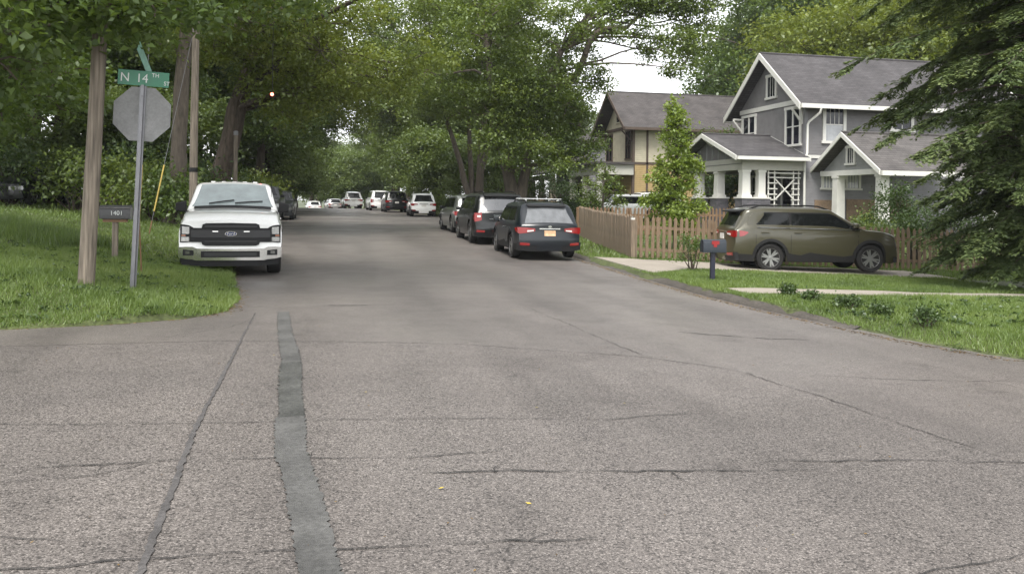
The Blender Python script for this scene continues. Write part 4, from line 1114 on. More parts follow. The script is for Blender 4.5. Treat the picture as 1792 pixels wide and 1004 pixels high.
# ------------------------------------------------------------------ street furniture
M_GALV = mat('galvanised_steel', (.2, .2, .21), .42, metal=.75, var=.18, vscale=5)
M_SIGNB = mat('bare_aluminium_back', (.20, .20, .198), .55, metal=.35, var=.22, vscale=3.5, var2=.10, v2scale=30)
M_GREEN = mat('street_sign_green', (.010, .15, .075), .4, coat=.2, var=.10, vscale=6)
M_LETTER = mat('reflective_white', (.62, .64, .62), .5, var=.15, vscale=10)
M_STOPR = mat('stop_red', (.45, .02, .02), .4)
px, py = -2.90, 13.75
pz = gz(px, py)
t = thing('stop_sign', 'grey back of octagonal stop sign on steel post with green street name blades', 'sign', (px, py, pz))
lean = .035
LM = Matrix.Rotation(lean, 4, 'Y')
def leaned(o): o.matrix_local = LM @ o.matrix_local; return o
H_ = 3.08
m = MB()
m.prism([(-.045, 0, -.4), (-.012, 0, -.4), (-.012, -.035, -.4), (.012, -.035, -.4), (.012, 0, -.4), (.045, 0, -.4), (.045, .012, -.4), (.02, .012, -.4), (.02, -.045, -.4), (-.02, -.045, -.4), (-.02, .012, -.4), (-.045, .012, -.4)], (0, 0, H_ + .4))
leaned(m.build('post', M_GALV, t))
oc = 2.645; r8 = .405 / math.cos(PI / 8)
m = MB(); m.prism([(r8 * math.cos(PI / 8 + k * PI / 4), .022, oc + r8 * math.sin(PI / 8 + k * PI / 4)) for k in range(8)], (0, .004, 0)); pl = leaned(m.build('octagon_plate', M_SIGNB, t))
m = MB(); m.prism([(r8 * .99 * math.cos(PI / 8 + k * PI / 4), .0265, oc + r8 * .99 * math.sin(PI / 8 + k * PI / 4)) for k in range(8)], (0, .001, 0)); m.build('white_border', M_LETTER, pl)
m = MB(); m.prism([(r8 * .94 * math.cos(PI / 8 + k * PI / 4), .0285, oc + r8 * .94 * math.sin(PI / 8 + k * PI / 4)) for k in range(8)], (0, .001, 0)); m.build('red_face', M_STOPR, pl)
for z in (oc - .27, oc + .27):
    m = MB(); m.lathe([(.001, -.012), (.012, -.010), (.014, 0)], 8, 'y', (0, -.046, z)); leaned(m.build('bolt', M_GALV, t))
# blades
def blade(rz, zc, txts, tilt=0, w=.80, hgt=.225):
    B = Matrix.Translation((0, 0, zc)) @ Matrix.Rotation(rz, 4, 'Z') @ Matrix.Rotation(tilt, 4, 'Y')
    m = MB(); m.box(-w / 2, w / 2, -.003, .003, -hgt / 2, hgt / 2); o = m.build('street_name_blade', M_GREEN, t, bevel=.002); o.matrix_local = LM @ B
    for tx, sz, x, z, sx in txts:
        text_mesh(tx, sz, M_LETTER, o, Matrix.Translation((x, -.0045, z)) @ Matrix.Rotation(PI / 2, 4, 'X'), sx=sx, ext=.0008)
    return o
blade(.03, 3.18, [('N', .185, -.26, -.005, .95), ('14', .185, -.02, -.005, .95), ('TH', .085, .165, .055, .95), ('ST', .085, .33, -.055, .95)], rad(.5), .72, .225)
b2 = blade(rad(82), 3.45, [], rad(33), .66, .17)
b2.data.materials.clear(); b2.data.materials.append(mat('faded_glare_blade', (.22, .40, .33), .45, var=.4, vscale=9))  # aged blade, its white glare mixed into the paler green
m = MB(); m.box(-.03, .03, -.03, .03, H_ - .04, H_ + .005); leaned(m.build('blade_bracket', M_GALV, t))
m = MB(); m.box(-.02, .02, -.02, .02, 3.293, 3.309); leaned(m.build('blade_bracket', M_GALV, t))

# leaning wood pole at left
x, y = -3.50, 13.55
t = thing('wood_pole', 'bare weathered wooden pole standing in the grass at left', 'pole', (x, y, gz(x, y)))
m = MB(); m.tube([(0, 0, -.5), (0.0, 0, .0), (.05, 0, 1.2), (.10, .02, 2.6), (.16, .02, 4.4), (.24, .03, 8.5)], [.125, .118, .112, .106, .10, .085], 16); m.build('shaft', M_POLE, t, sm=60)
# utility pole further along
x, y = -4.33, 28.9
t = thing('utility_pole', 'slim wooden utility pole with dark band rising behind the white pickup', 'pole', (x, y, gz(x, y)))
m = MB(); m.tube([(0, 0, -.5), (0, 0, 3.5), (.02, 0, 7.2), (.04, 0, 8.3)], [.13, .12, .108, .10], 12); m.build('shaft', M_POLE, t, sm=60)
m = MB(); m.lathe([(.121, 1.9), (.132, 1.9), (.132, 2.04), (.121, 2.04)], 12, 'z'); m.build('steel_band', M_BLACKP, t)
m = MB(); m.box(-.05, .05, -.17, -.12, 6.4, 6.95); m.build('insulator_plate', M_GALV, t)
x, y = -3.85, 36.5
t = thing('distant_pole', 'short pale pole seen beside the leaning street tree trunk', 'pole', (x, y, gz(x, y)))
m = MB(); m.tube([(0, 0, -.5), (0, 0, 3.7)], [.09, .08], 10); m.build('shaft', M_POLE, t, sm=60)
m = MB(); m.lathe([(.082, 3.6), (.095, 3.6), (.095, 3.75), (.001, 3.8)], 10, 'z'); m.build('pole_cap', M_GALV, t)

# guy wires with yellow guards
M_YEL = mat('yellow_guard', (.36, .26, .04), .5, var=.15, vscale=4); M_RUST = mat('rusty_rod', (.16, .085, .04), .8, var=.3, vscale=12)
def guy(lab, base, top, g0, g1):
    bx, by = base; z = gz(bx, by); b = Vector((0, 0, 0)); q = Vector((top[0] - bx, top[1] - by, top[2] - z))
    o = thing('guy_wire', lab, 'wire', (bx, by, z))
    MB().tube([b, q], .006, 5).build('cable', M_GALV, o)
    MB().tube([q * g0, q * g1], .022, 8).build('guard', M_YEL, o, sm=50)
    MB().tube([b - q.normalized() * .2, q * .06], .018, 6).build('anchor_rod', M_RUST, o)
guy('yellow guy wire guard slanting to the right behind the stop sign post', (-5.0, 25.6), (-4.33, 28.9, 7.2), .10, .30)
guy('yellow guy wire guard standing nearly upright behind the stop sign post', (-4.85, 23.5), (-5.3, 27.0, 7.0), .10, .30)
o = thing('rusty_stake', 'thin rusty stake leaning in the grass right of the sign post', 'stake', (-3.25, 16.1, gz(-3.25, 16.1)))
MB().tube([(0, 0, -.1), (-.06, .02, .95)], .014, 6).build('rod', M_RUST, o, sm=50)
MB().tube([(-.06, .02, .951), (-.061, .02, .99)], .02, 6).build('rod_cap', M_RUST, o, sm=50)

# mailboxes
def mailbox(name, label, x, y, rz, boxm, postm, hpost, L, w, hh, num=None, flag=None, slim=False):
    z = gz(x, y); t = thing(name, label, 'mailbox', (x, y, z), rz)
    pw = .05 if not slim else .045
    MB().box(-pw, pw, -pw, pw, -.3, hpost).build('post', postm, t, bevel=.006)
    if not slim: MB().box(-L * .40, L * .40, -.07, .07, hpost + .001, hpost + .06).build('bracket_board', mat('bracket_wood', (.20, .12, .07), .85, var=.2), t)
    zb = hpost + (.061 if not slim else .002); r = w / 2; prof = [(-r, zb), (r, zb), (r, zb + hh - r * .75)]
    for k in range(1, 8): a = PI * k / 8; prof.append((r * math.cos(a), zb + hh - r * .75 + r * .75 * math.sin(a)))
    prof.append((-r, zb + hh - r * .75))
    m = MB(); m.prism([(-L / 2, p, q) for p, q in prof], (L, 0, 0)); b = m.build('box', boxm, t, sm=35)
    m = MB(); s_ = 1.03; zc = zb + hh / 2
    m.prism([(L / 2 - .005, p * s_, zc + (q - zc) * s_) for p, q in prof], (.025, 0, 0)); m.build('door', boxm, t, sm=35)
    if num: text_mesh(num, .115, M_LETTER, b, Matrix.Translation((.04, -r - .002, zb + hh * .42)) @ Matrix.Rotation(PI / 2, 4, 'X'), ext=.0015, sx=1.02, name='house_number')
    if flag is not None:
        m = MB(); m.box(-.06, .10, -r - .012, -r - .004, zb + hh * .62, zb + hh * .90); m.box(-.02, .05, -r - .012, -r - .004, zb + hh * .42, zb + hh * .62); m.build('flag', flag, t)
    return t
mailbox('mailbox', 'black mailbox numbered 1401 on a wooden post in the grass', -4.12, 17.95, rad(2), mat('black_mailbox', (.010, .010, .010), .4, coat=.3), M_POLE, .72, .54, .24, .27, '1401')
mailbox('navy_mailbox', 'navy blue mailbox with red flag on a dark post by the driveway', 7.78, 16.6, rad(-6), mat('navy_paint', (.008, .014, .022), .4, coat=.2, var=.2), mat('navy_post', (.012, .014, .030), .5), .60, .47, .22, .27, None, mat('flag_red', (.26, .015, .015), .5), True)

# small red signal lamp hanging over the street far off
t = thing('signal_lamp', 'small lit red lamp hanging among leaves above the white pickup', 'lamp', (-2.08, 31.1, 5.2))
m = MB(); m.lathe([(.001, .12), (.06, .11), (.075, .0), (.075, -.13), (.06, -.165)], 12, 'y'); m.build('housing', M_BLACKP, t, sm=40)
m = MB(); m.lathe([(.001, -.175), (.03, -.171), (.055, -.16)], 12, 'y'); m.build('lens', mat('lit_red_lens', (.8, .05, .03), .3, emit=((1.0, .12, .08), 7)), t, sm=60)
m = MB(); m.tube([(0, 0, .12), (0, 0, 2.5)], .012, 5); m.build('hanger', M_BLACKP, t)
# ------------------------------------------------------------------ vegetation
def unit(v): return v / np.maximum(1e-9, np.linalg.norm(v, axis=-1, keepdims=True))
def leaf_cloud(rng, C, Rc, per, size, flat=.55, up=.9, wide=.62, cvar=.5, hang=0.0):
    """C (n,3) cluster centres, Rc (n,) radii -> folded four-point leaves"""
    n = len(C); k = np.repeat(np.arange(n), per); m = len(k)
    off = rng.normal(size=(m, 3)) * .5; off[:, 2] *= flat
    P = C[k] + off * Rc[k][:, None]
    nr = unit(rng.normal(size=(m, 3)) * .62 + np.array([0, 0, up]))
    d = rng.normal(size=(m, 3)) + unit(off) * .9; d[:, 2] -= hang
    d = unit(d - nr * (d * nr).sum(1, keepdims=True)); w = np.cross(nr, d)
    s = size * rng.uniform(.65, 1.3, m)[:, None]
    fold = nr * s * .10
    V = np.stack([P - d * s * .5, P + w * s * wide * .5 + fold, P + d * s * .5 - np.array([0, 0, 1]) * s * .12, P - w * s * wide * .5 + fold], 1).reshape(-1, 3)
    F = np.arange(m * 4).reshape(-1, 4)
    cv = rng.uniform(0, 1, n)
    var = np.repeat(.5 + (cv[k] - .5) * cvar + rng.normal(size=m) * .09, 4)
    return V, F, var
def lobe_clusters(rng, lobes, ncl, rcl):
    C = []; R = []
    for (x, y, z, rx, ry, rz) in lobes:
        f = max(.25, (rx * ry * rz) ** (1 / 3) / 1.8)
        n = max(4, int(ncl * f ** 1.6))
        d = unit(rng.normal(size=(n, 3))); r = rng.uniform(.12, 1, n) ** .45
        C.append(np.array([x, y, z]) + d * r[:, None] * np.array([rx, ry, rz])); R.append(rcl * rng.uniform(.7, 1.35, n))
    return np.concatenate(C), np.concatenate(R)
def auto_lobes(rng, c, R, n, r, low=-1.0):
    out = []
    while len(out) < n:
        d = rng.normal(size=3); d /= np.linalg.norm(d); q = rng.uniform(.25, 1) ** .5
        if d[2] * q < low: continue
        k = r * rng.uniform(.7, 1.35)
        out.append((c[0] + d[0] * q * R[0], c[1] + d[1] * q * R[1], c[2] + d[2] * q * R[2], k, k, k * .62))
    return out
def limb(mb, p, q, r0, r1, sag, rng, n=6, sides=6):
    p, q = np.array(p, float), np.array(q, float); pts = []; rs = []
    L = np.linalg.norm(q - p); j = rng.normal(size=3) * L * .05
    for i in range(n + 1):
        t = i / n; c = p + (q - p) * t; c = c + np.array([0, 0, 1]) * sag * L * math.sin(PI * t) + j * math.sin(2 * PI * t)
        pts.append(tuple(c)); rs.append(r0 + (r1 - r0) * t ** .8)
    mb.tube(pts, rs, sides, False)
TREES = {}
def tree(name, label, loc, stems, lobes, lm, leaf=.2, ncl=26, per=34, rcl=.6, seed=1, bark=M_BARK, group=None, flat=.55, twigs=.18, hang=0.0, up=.9, rz=0, scale=1.0, extra_limbs=(), limb_r=.42, key=None, cat='tree'):
    o = thing(name, label, cat, (loc[0], loc[1], loc[2] if len(loc) > 2 else gz(loc[0], loc[1])), rz, group)
    o.scale = (scale, scale, scale)
    if key and key in TREES:
        a, b = TREES[key]; link('trunk', a, None, o); link('crown', b, None, o); return o
    rng = np.random.default_rng(seed); mb = MB(); tops = []
    for st in stems:
        pts = [s[:3] for s in st]; rs = [s[3] for s in st]
        # buttress at the foot and a little irregularity along the stem
        P = []; Rr = []
        for i in range(len(pts) - 1):
            for k in range(3):
                t = k / 3; c = np.array(pts[i]) * (1 - t) + np.array(pts[i + 1]) * t + (rng.normal(size=3) * rs[i] * .10 if (i or k) else 0)
                P.append(tuple(c)); Rr.append((rs[i] * (1 - t) + rs[i + 1] * t) * rng.uniform(.95, 1.06))
        P.append(pts[-1]); Rr.append(rs[-1])
        mb.tube(P, Rr, 10, False)
        for p_, r_ in zip(P, Rr): tops.append((p_, r_))
    minz = min(l[2] for l in lobes)
    for l in lobes:
        c = np.array(l[:3]); best = None
        for p_, r_ in tops:
            if p_[2] > c[2] - .15 or p_[2] < .25 * tops[-1][0][2]: continue
            dd = np.linalg.norm(c - np.array(p_)) + .3 * (tops[-1][0][2] - p_[2])
            if best is None or dd < best[0]: best = (dd, p_, r_)
        if best is None: best = (0, tops[-1][0], tops[-1][1])
        limb(mb, best[1], c, min(best[2] * limb_r, .05 + .022 * np.linalg.norm(c - np.array(best[1]))), .025, .08, rng)
    for p_, q_, r0, r1, sg in extra_limbs: limb(mb, p_, q_, r0, r1, sg, rng, 10, 8)
    C, R = lobe_clusters(rng, lobes, ncl, rcl)
    L3 = np.array([l[:3] for l in lobes])
    for i in rng.choice(len(C), int(len(C) * twigs), replace=False):
        j = np.argmin(((L3 - C[i]) ** 2).sum(1)); limb(mb, L3[j], C[i], .025, .008, .05, rng, 3, 4)
    tm = mb.mesh('trunk', 60, False); tm.materials.append(bark)
    V, F, var = leaf_cloud(rng, C, R, per, leaf, flat, up, hang=hang)
    cm = np_mesh('crown', V, F, var); cm.materials.append(lm)
    link('trunk', tm, None, o); link('crown', cm, None, o)
    if key: TREES[key] = (tm, cm)
    return o
def bush(name, label, x, y, r, h, lm, leaf=.09, n=30, per=40, seed=1, group=None, stem=True, cat='shrub', rcl=.25, flat=.8, zoff=0, hollow=False):
    o = thing(name, label, cat, (x, y, gz(x, y) + zoff), 0, group); rng = np.random.default_rng(seed)
    d = unit(rng.normal(size=(n, 3))); d[:, 2] = np.abs(d[:, 2]) * 1.0
    q = rng.uniform(.2, 1, n) ** .5
    C = d * q[:, None] * np.array([r, r, h * .62]) + np.array([0, 0, h * .32]) + rng.normal(size=(n, 3)) * .06 * r
    V, F, var = leaf_cloud(rng, C, np.full(n, rcl) * rng.uniform(.7, 1.4, n), per, leaf, flat, .5)
    V[:, 2] = np.maximum(V[:, 2], .01)
    cm = np_mesh('foliage', V, F, var); link('foliage', cm, lm, o)
    mb = MB()
    for i in range(0, n, 3): limb(mb, (rng.normal() * .05 * r, rng.normal() * .05 * r, -.05), C[i], .012 + .02 * r, .005, .05, rng, 4, 5)
    link('stem', mb.mesh('stem', 60, False), M_BARK, o)
    return o

# ---- street trees on the left
rng = np.random.default_rng(3)
lob = auto_lobes(rng, (1.0, 1.0, 7.8), (6.0, 5.5, 2.6), 12, 1.7, -.85)
zb0 = gz(-11.0, 18.5)
for px_, d_, z_, r_ in [(-30, 11.5, 4.7, 1.2), (40, 11.0, 4.6, 1.0), (95, 11.8, 4.75, 1.0), (150, 12.0, 4.75, .9), (200, 12.4, 4.85, 1.0), (260, 12.6, 5.0, 1.1), (330, 13.4, 5.3, 1.1), (400, 14.5, 5.7, 1.2), (60, 12.6, 5.2, 1.2), (-10, 13.5, 4.2, 1.0), (30, 15.0, 4.3, 1.2), (120, 14.8, 5.2, 1.3), (230, 14.6, 5.5, 1.3), (330, 15.6, 5.9, 1.4), (460, 16.0, 6.1, 1.3), (530, 17.5, 6.6, 1.4), (60, 18.0, 4.2, 1.3), (0, 17.5, 3.8, 1.1), (110, 19, 4.8, 1.4)]:
    a_ = (px_ - 896) / 1500.0; lob.append(((a_ * .97855 + .206) * d_ + 11.0, (.97855 - a_ * .206) * d_ - 18.5, z_ - .5 - zb0, r_, r_, r_ * .55))
lob += [(7.5, -6.0, 6.3, 1.6, 1.6, .9), (6.2, -5.5, 5.6, 1.5, 1.5, .8), (9.0, -6.4, 6.6, 1.6, 1.5, .9), (5.0, -5.0, 5.0, 1.4, 1.4, .9), (8.2, -4.4, 6.4, 1.7, 1.7, .9), (10.4, -5.0, 7.0, 1.7, 1.7, .9), (3.6, -5.2, 4.9, 1.3, 1.3, .8), (5.6, -6.6, 5.4, 1.2, 1.2, .7), (11.6, -3.6, 7.4, 1.7, 1.7, .9), (9.6, -2.0, 7.0, 1.9, 1.9, 1.0), (4.4, -3.2, 5.2, 1.5, 1.5, .9), (6.8, -2.2, 6.0, 1.7, 1.7, 1.0)]
tree('maple_tree', 'large dark maple at left whose boughs hang over the wood pole and sign', (-11.0, 18.5), [[(0, 0, -.3, .55), (0, 0, .4, .46), (.3, 0, 3.2, .40), (.8, -.2, 6.0, .32), (1.4, 0, 9.0, .2)]], lob, L_MAPLE, .135, 44, 42, .50, 11, hang=.25)
lob = auto_lobes(np.random.default_rng(4), (.4, 0, 9.0), (4.8, 5.0, 3.4), 18, 1.7, -.8)
tree('street_tree', 'tall tree with thick grey trunk between the stop sign and utility pole', (-5.1, 31.5), [[(-.25, 0, -.3, .42), (-.22, 0, .4, .31), (-.1, 0, 3.0, .26), (.02, 0, 5.5, .25), (.25, 0, 8.0, .24), (.45, 0, 11, .13)]], lob, L_MID, .155, 34, 54, .62, 12, M_BARKG)
lob = auto_lobes(np.random.default_rng(5), (3.0, -.5, 8.6), (5.6, 5.0, 3.4), 22, 1.7, -.85)
lob += [(4.2, -2, 5.4, 1.6, 1.6, .9), (5.6, -1, 5.8, 1.6, 1.6, 1.0), (3.0, -2.5, 5.0, 1.4, 1.4, .9), (6.8, 0, 6.3, 1.6, 1.6, 1.0), (2.2, 1.6, 4.8, 1.4, 1.4, .9), (4.8, 2.0, 5.4, 1.6, 1.6, .9), (8.2, -1, 7.2, 1.6, 1.6, 1.0), (1.4, -1.6, 5.6, 1.2, 1.2, .9), (2.8, 0, 5.9, 1.7, 1.7, 1.1)]
tree('leaning_tree', 'leaning street tree with yellow green leaves overhanging the road behind the pickup', (-4.45, 37.7), [[(-.35, 0, -.3, .58), (-.30, 0, .4, .47), (.0, 0, 2.4, .42), (.5, 0, 4.6, .38), (1.4, 0, 7.5, .30), (2.6, 0, 10.5, .16)]], lob, L_YEL, .155, 36, 54, .62, 13,
     extra_limbs=[((.9, 0, 6.0), (5.8, -6.0, 8.6), .20, .06, .06)])

# ---- street trees on the right
lob = auto_lobes(np.random.default_rng(6), (-.6, 0, 8.4), (4.4, 4.4, 3.8), 24, 1.6, -.9)
lob += [(2.2, -.6, 3.9, 1.3, 1.3, .8), (3.0, -1.0, 5.0, 1.2, 1.2, .8), (1.2, -1.4, 4.4, 1.4, 1.4, .8), (-1.6, -1.4, 5.4, 1.4, 1.4, .9), (-2.6, -.6, 6.2, 1.5, 1.5, .9), (2.6, -1.6, 3.4, 1.1, 1.1, .6), (.6, -2.0, 3.8, 1.1, 1.1, .6), (-1.2, -2.0, 4.4, 1.2, 1.2, .7), (3.6, -1.0, 4.2, 1.0, 1.0, .6), (3.3, -.8, 7.6, 1.2, 1.2, .8), (.2, -1.6, 5.8, 1.4, 1.4, .9), (2.6, 0, 6.4, 1.3, 1.3, .8),
        (5.6, -1.0, 11.0, 1.2, 1.2, .7), (6.4, -1.4, 9.6, 1.0, 1.0, .9), (7.4, -1.0, 11.4, 1.3, 1.3, .8), (8.2, -1.2, 9.4, .9, .9, 1.0), (7.6, -1.6, 8.0, .7, .7, .8), (4.6, -1.0, 12.0, 1.3, 1.3, .8), (8.8, -.8, 10.8, 1.1, 1.1, .9), (6.0, -.6, 12.6, 1.5, 1.5, .9), (8.6, -.8, 12.6, 1.4, 1.4, .8), (4.0, -.6, 7.2, .9, .9, .6), (7.0, -1.0, 9.0, 1.1, 1.1, .8), (9.4, -1, 11.6, 1.2, 1.2, .9), (9.2, -1, 9.6, 1.0, 1.0, .9), (6.6, -.8, 11.8, 1.3, 1.3, .8), (5.0, -.8, 9.9, .9, .9, .6), (10.2, -1, 12.6, 1.2, 1.2, .8), (8.4, -1.4, 8.4, .8, .8, .7), (7.0, -.4, 13.4, 1.5, 1.5, .9), (9.6, -.4, 13.8, 1.4, 1.4, .8), (3.0, -.8, 11.4, 1.1, 1.1, .7), (4.2, -.8, 11.2, 1.1, 1.1, .7), (5.4, -.8, 11.5, 1.1, 1.1, .7), (6.8, -.8, 11.1, 1.1, 1.1, .7), (8.0, -.8, 11.5, 1.1, 1.1, .7), (9.4, -.8, 11.0, 1.1, 1.1, .7), (-.8, -2.2, 3.2, 1.0, 1.0, .6), (1.6, -2.2, 3.0, .9, .9, .5), (-1.8, -1.8, 3.9, 1.0, 1.0, .6)]
tree('oak_tree', 'big forked street tree whose bare limb reaches right over the houses', (9.0, 42.0), [[(0, 0, -.3, .62), (0, 0, .3, .45), (-.2, 0, 1.8, .34), (-.7, 0, 4.2, .22), (-1.3, 0, 7.0, .19), (-1.7, 0, 10, .1)], [(.1, 0, .6, .34), (.40, 0, 2.2, .27), (.75, 0, 4.2, .23), (1.4, 0, 6.8, .21), (2.2, -.3, 8.8, .17)]], lob, L_MID, .15, 46, 56, .56, 14, M_BARKG,
     extra_limbs=[((1.4, 0, 6.8), (5.4, -1.0, 10.0), .24, .09, .05), ((5.4, -1.0, 10.0), (8.6, -1.0, 12.2), .09, .04, .05), ((3.4, -.6, 8.6), (3.4, -.6, 13.0), .12, .05, .0)])
lob = auto_lobes(np.random.default_rng(7), (-.4, 0, 10.0), (4.6, 4.6, 4.6), 26, 1.8, -.75)
lob += [(-3.4, -1, 7.4, 1.7, 1.7, 1.0), (-5.0, 0, 8.2, 1.7, 1.7, 1.0), (-4.2, -2, 10.2, 1.8, 1.8, 1.1), (-6.2, -1, 10.4, 1.8, 1.8, 1.1), (-6.8, -1, 12.6, 1.8, 1.8, 1.1), (-4.8, 0, 13.0, 1.8, 1.8, 1.1), (-7.8, -2, 11.6, 1.6, 1.6, 1.0), (-3.0, -2, 12.2, 1.7, 1.7, 1.0), (-6.0, 1, 14.4, 1.8, 1.8, 1.0), (-8.2, -1, 13.8, 1.7, 1.7, 1.0)]
tree('multi_stem_tree', 'street tree with several slender diverging stems beyond the parked black cars', (8.9, 56.0), [[(0, 0, -.3, .34), (-.1, 0, 1.5, .23), (-.9, 0, 4.4, .17), (-1.9, .3, 7.4, .12), (-2.6, .3, 10, .08)], [(.2, 0, .3, .25), (.15, .2, 2.5, .19), (0, .3, 5, .15), (-.2, .3, 9, .09)], [(.3, 0, .3, .24), (.7, 0, 2.6, .19), (1.3, 0, 5.2, .14), (1.8, 0, 9, .08)]], lob, L_MID, .175, 30, 52, .66, 15, M_BARKG)
lob = auto_lobes(np.random.default_rng(8), (0, 0, 10.0), (4.2, 5.0, 4.6), 26, 1.9, -.8)
tree('pale_trunk_tree', 'street tree with pale upright trunk left of the big forked tree', (8.4, 49.5), [[(0, 0, -.3, .36), (0, 0, .4, .27), (.1, 0, 3, .22), (.2, 0, 6, .18), (.0, 0, 10, .14)]], lob, L_MID, .17, 30, 50, .64, 16, M_BARKG)

# ---- background trees, a few shapes reused
rng = np.random.default_rng(21)
def shape(key, seed, R, zc, n, lm, leaf, r=2.0, low=-.9, stemr=.34):
    lob = auto_lobes(np.random.default_rng(seed), (0, 0, zc), R, n, r, low)
    return dict(stems=[[(0, 0, -.3, stemr * 1.3), (.05, 0, 1.5, stemr), (.2, .1, zc * .6, stemr * .7), (.1, 0, zc * 1.25, .1)]], lobes=lob, lm=lm, leaf=leaf, ncl=28, per=44, rcl=.8, seed=seed, key=key)
SH = dict(A=shape('A', 31, (5, 5, 5.2), 9.0, 32, L_FAR, .23), B=shape('B', 32, (4.2, 4.2, 6.4), 9.5, 30, L_MID, .23), Y=shape('Y', 33, (5.2, 5.2, 4.6), 8.6, 30, L_YEL, .23),
          D=shape('D', 34, (5.0, 5.0, 6.0), 9.2, 34, L_MAPLE, .23), S=shape('S', 35, (3.6, 3.6, 3.0), 4.4, 22, L_FAR, .24, 1.5))
def pd(px, d):                     # bearing and range -> plan position
    a = (px - 896) / 1500.0; return ((a * .97855 + .206) * d, (.97855 - a * .206) * d)
def plant(key, label, px, d, sc, group, rz=None, name='tree', dz=0):
    x, y = pd(px, d); k = dict(SH[key])
    return tree(name, label, (x, y, gz(x, y) + dz), k.pop('stems'), k.pop('lobes'), k.pop('lm'), rz=rng.uniform(0, 6.28) if rz is None else rz, scale=sc, group=group, **k)
def grove(group, name, items):
    for k, px, d, sc, lab in items: plant(k, lab, px, d, sc, group, name=name)
grove('dark trees behind the grey house', 'background_tree', [
    ('D', 1352, 84, 1.65, 'tall dark tree rising just left of the grey gable peak'), ('D', 1330, 98, 1.55, 'dark tree at the right side of the bright sky gap'), ('A', 1395, 92, 1.75, 'tall tree directly above the peak of the grey gable')])
grove('bright trees behind the grey house', 'background_tree', [
    ('Y', 1455, 62, 1.15, 'yellow green tree above the left part of the grey house ridge'), ('Y', 1560, 66, 1.25, 'yellow green tree above the middle of the grey house ridge'), ('Y', 1650, 60, 1.2, 'yellow green tree above the right end of the grey house ridge'),
    ('A', 1510, 84, 1.7, 'tall pale green tree behind the yellow green trees'), ('D', 1740, 62, 1.4, 'dark tree half hidden behind the conifer at top right')])
grove('trees behind the cream house', 'background_tree', [
    ('A', 1020, 96, .80, 'pale green tree left of the cream gable peak'), ('S', 1075, 100, 1.45, 'low tree directly behind the cream gable peak'), ('A', 1135, 116, .9, 'rounded tree above the middle of the cream house roof'), ('S', 1195, 104, 1.4, 'low tree above the right end of the cream house roof')])
grove('trees up the right side of the street', 'roadside_tree', [
    ('A', 862, 76, 1.0, 'tree seen between the pale trunk and the forked trunk'), ('B', 800, 84, 1.0, 'tall tree behind the slender diverging stems'), ('A', 760, 96, 1.05, 'tree above the white compact car'), ('B', 715, 112, 1.15, 'tree above the dark sport utility'),
    ('A', 690, 128, 1.1, 'tree above the pale sport utility on the right'), ('B', 692, 94, 1.35, 'tallest tree on the right verge, above the far parked cars'), ('S', 770, 70, 1.0, 'low tree right of the white compact car'), ('S', 835, 66, .8, 'low tree behind the large black sport utility'), ('S', 735, 84, 1.0, 'low tree between the white compact car and the dark sport utility'),
    ('A', 925, 88, 1.0, 'tree filling the gap between the forked tree and the brown roofed house'), ('S', 880, 62, .75, 'low tree behind the forked trunk')])
grove('trees up the left side of the street', 'roadside_tree', [
    ('D', 452, 56, .9, 'dark tree on the left verge just beyond the leaning tree'), ('B', 478, 70, .9, 'tall narrow tree on the left verge above the dark parked cars'), ('A', 500, 90, .95, 'pale green tree farther along the left verge'), ('B', 486, 86, 1.35, 'tallest tree on the left verge, beyond the dark cars'), ('S', 468, 60, .9, 'low tree on the left verge behind the dark parked cars'),
    ('S', 500, 78, .9, 'low tree at the left edge of the far asphalt'), ('D', 425, 66, 1.1, 'dark tree behind the leaning trunk'), ('S', 515, 98, 1.0, 'farthest low tree on the left verge')])
grove('trees at the far end of the street', 'far_tree', [(k, px, d, sc, 'pale hazy tree closing the far end of the street') for k, px, d, sc in
    [('A', 545, 135, .95), ('S', 580, 142, 1.5), ('A', 612, 155, .8), ('A', 645, 165, .95), ('S', 590, 172, 2.0), ('A', 560, 190, 1.2), ('A', 640, 195, 1.2), ('B', 672, 148, .95), ('A', 605, 220, 1.3), ('S', 625, 132, 1.3), ('S', 556, 126, 1.1)]])
grove('trees behind the left lawn', 'wood_tree', [
    ('D', -30, 44, 1.0, 'dark tree at the left frame edge behind the black vehicle'), ('D', 60, 42, .9, 'dark tree rising over the black vehicle on the lawn'), ('A', 130, 52, 1.0, 'tree behind the leaning wood pole'), ('D', 205, 46, .95, 'dark tree behind the street name blades'), ('B', 268, 52, 1.1, 'tree right of the stop sign plate'),
    ('D', 345, 58, 1.1, 'dark tree right of the utility pole'), ('A', 20, 66, 1.35, 'tall back tree at far left of the wood'), ('D', 110, 72, 1.4, 'tall back tree left of the wood pole'), ('A', 190, 70, 1.4, 'tall back tree above the stop sign'), ('A', 300, 76, 1.4, 'tall back tree above the utility pole'),
    ('D', -120, 40, .95, 'dark tree just past the left frame edge'), ('A', -170, 54, 1.2, 'tall tree well past the left frame edge'), ('D', -60, 30, .8, 'nearest dark tree at the left frame edge'), ('S', 100, 37, .75, 'low tree left of the wood pole behind the lawn'), ('S', 228, 39, .8, 'low tree below the stop sign plate'), ('S', 295, 43, .85, 'low tree between the sign post and utility pole')])

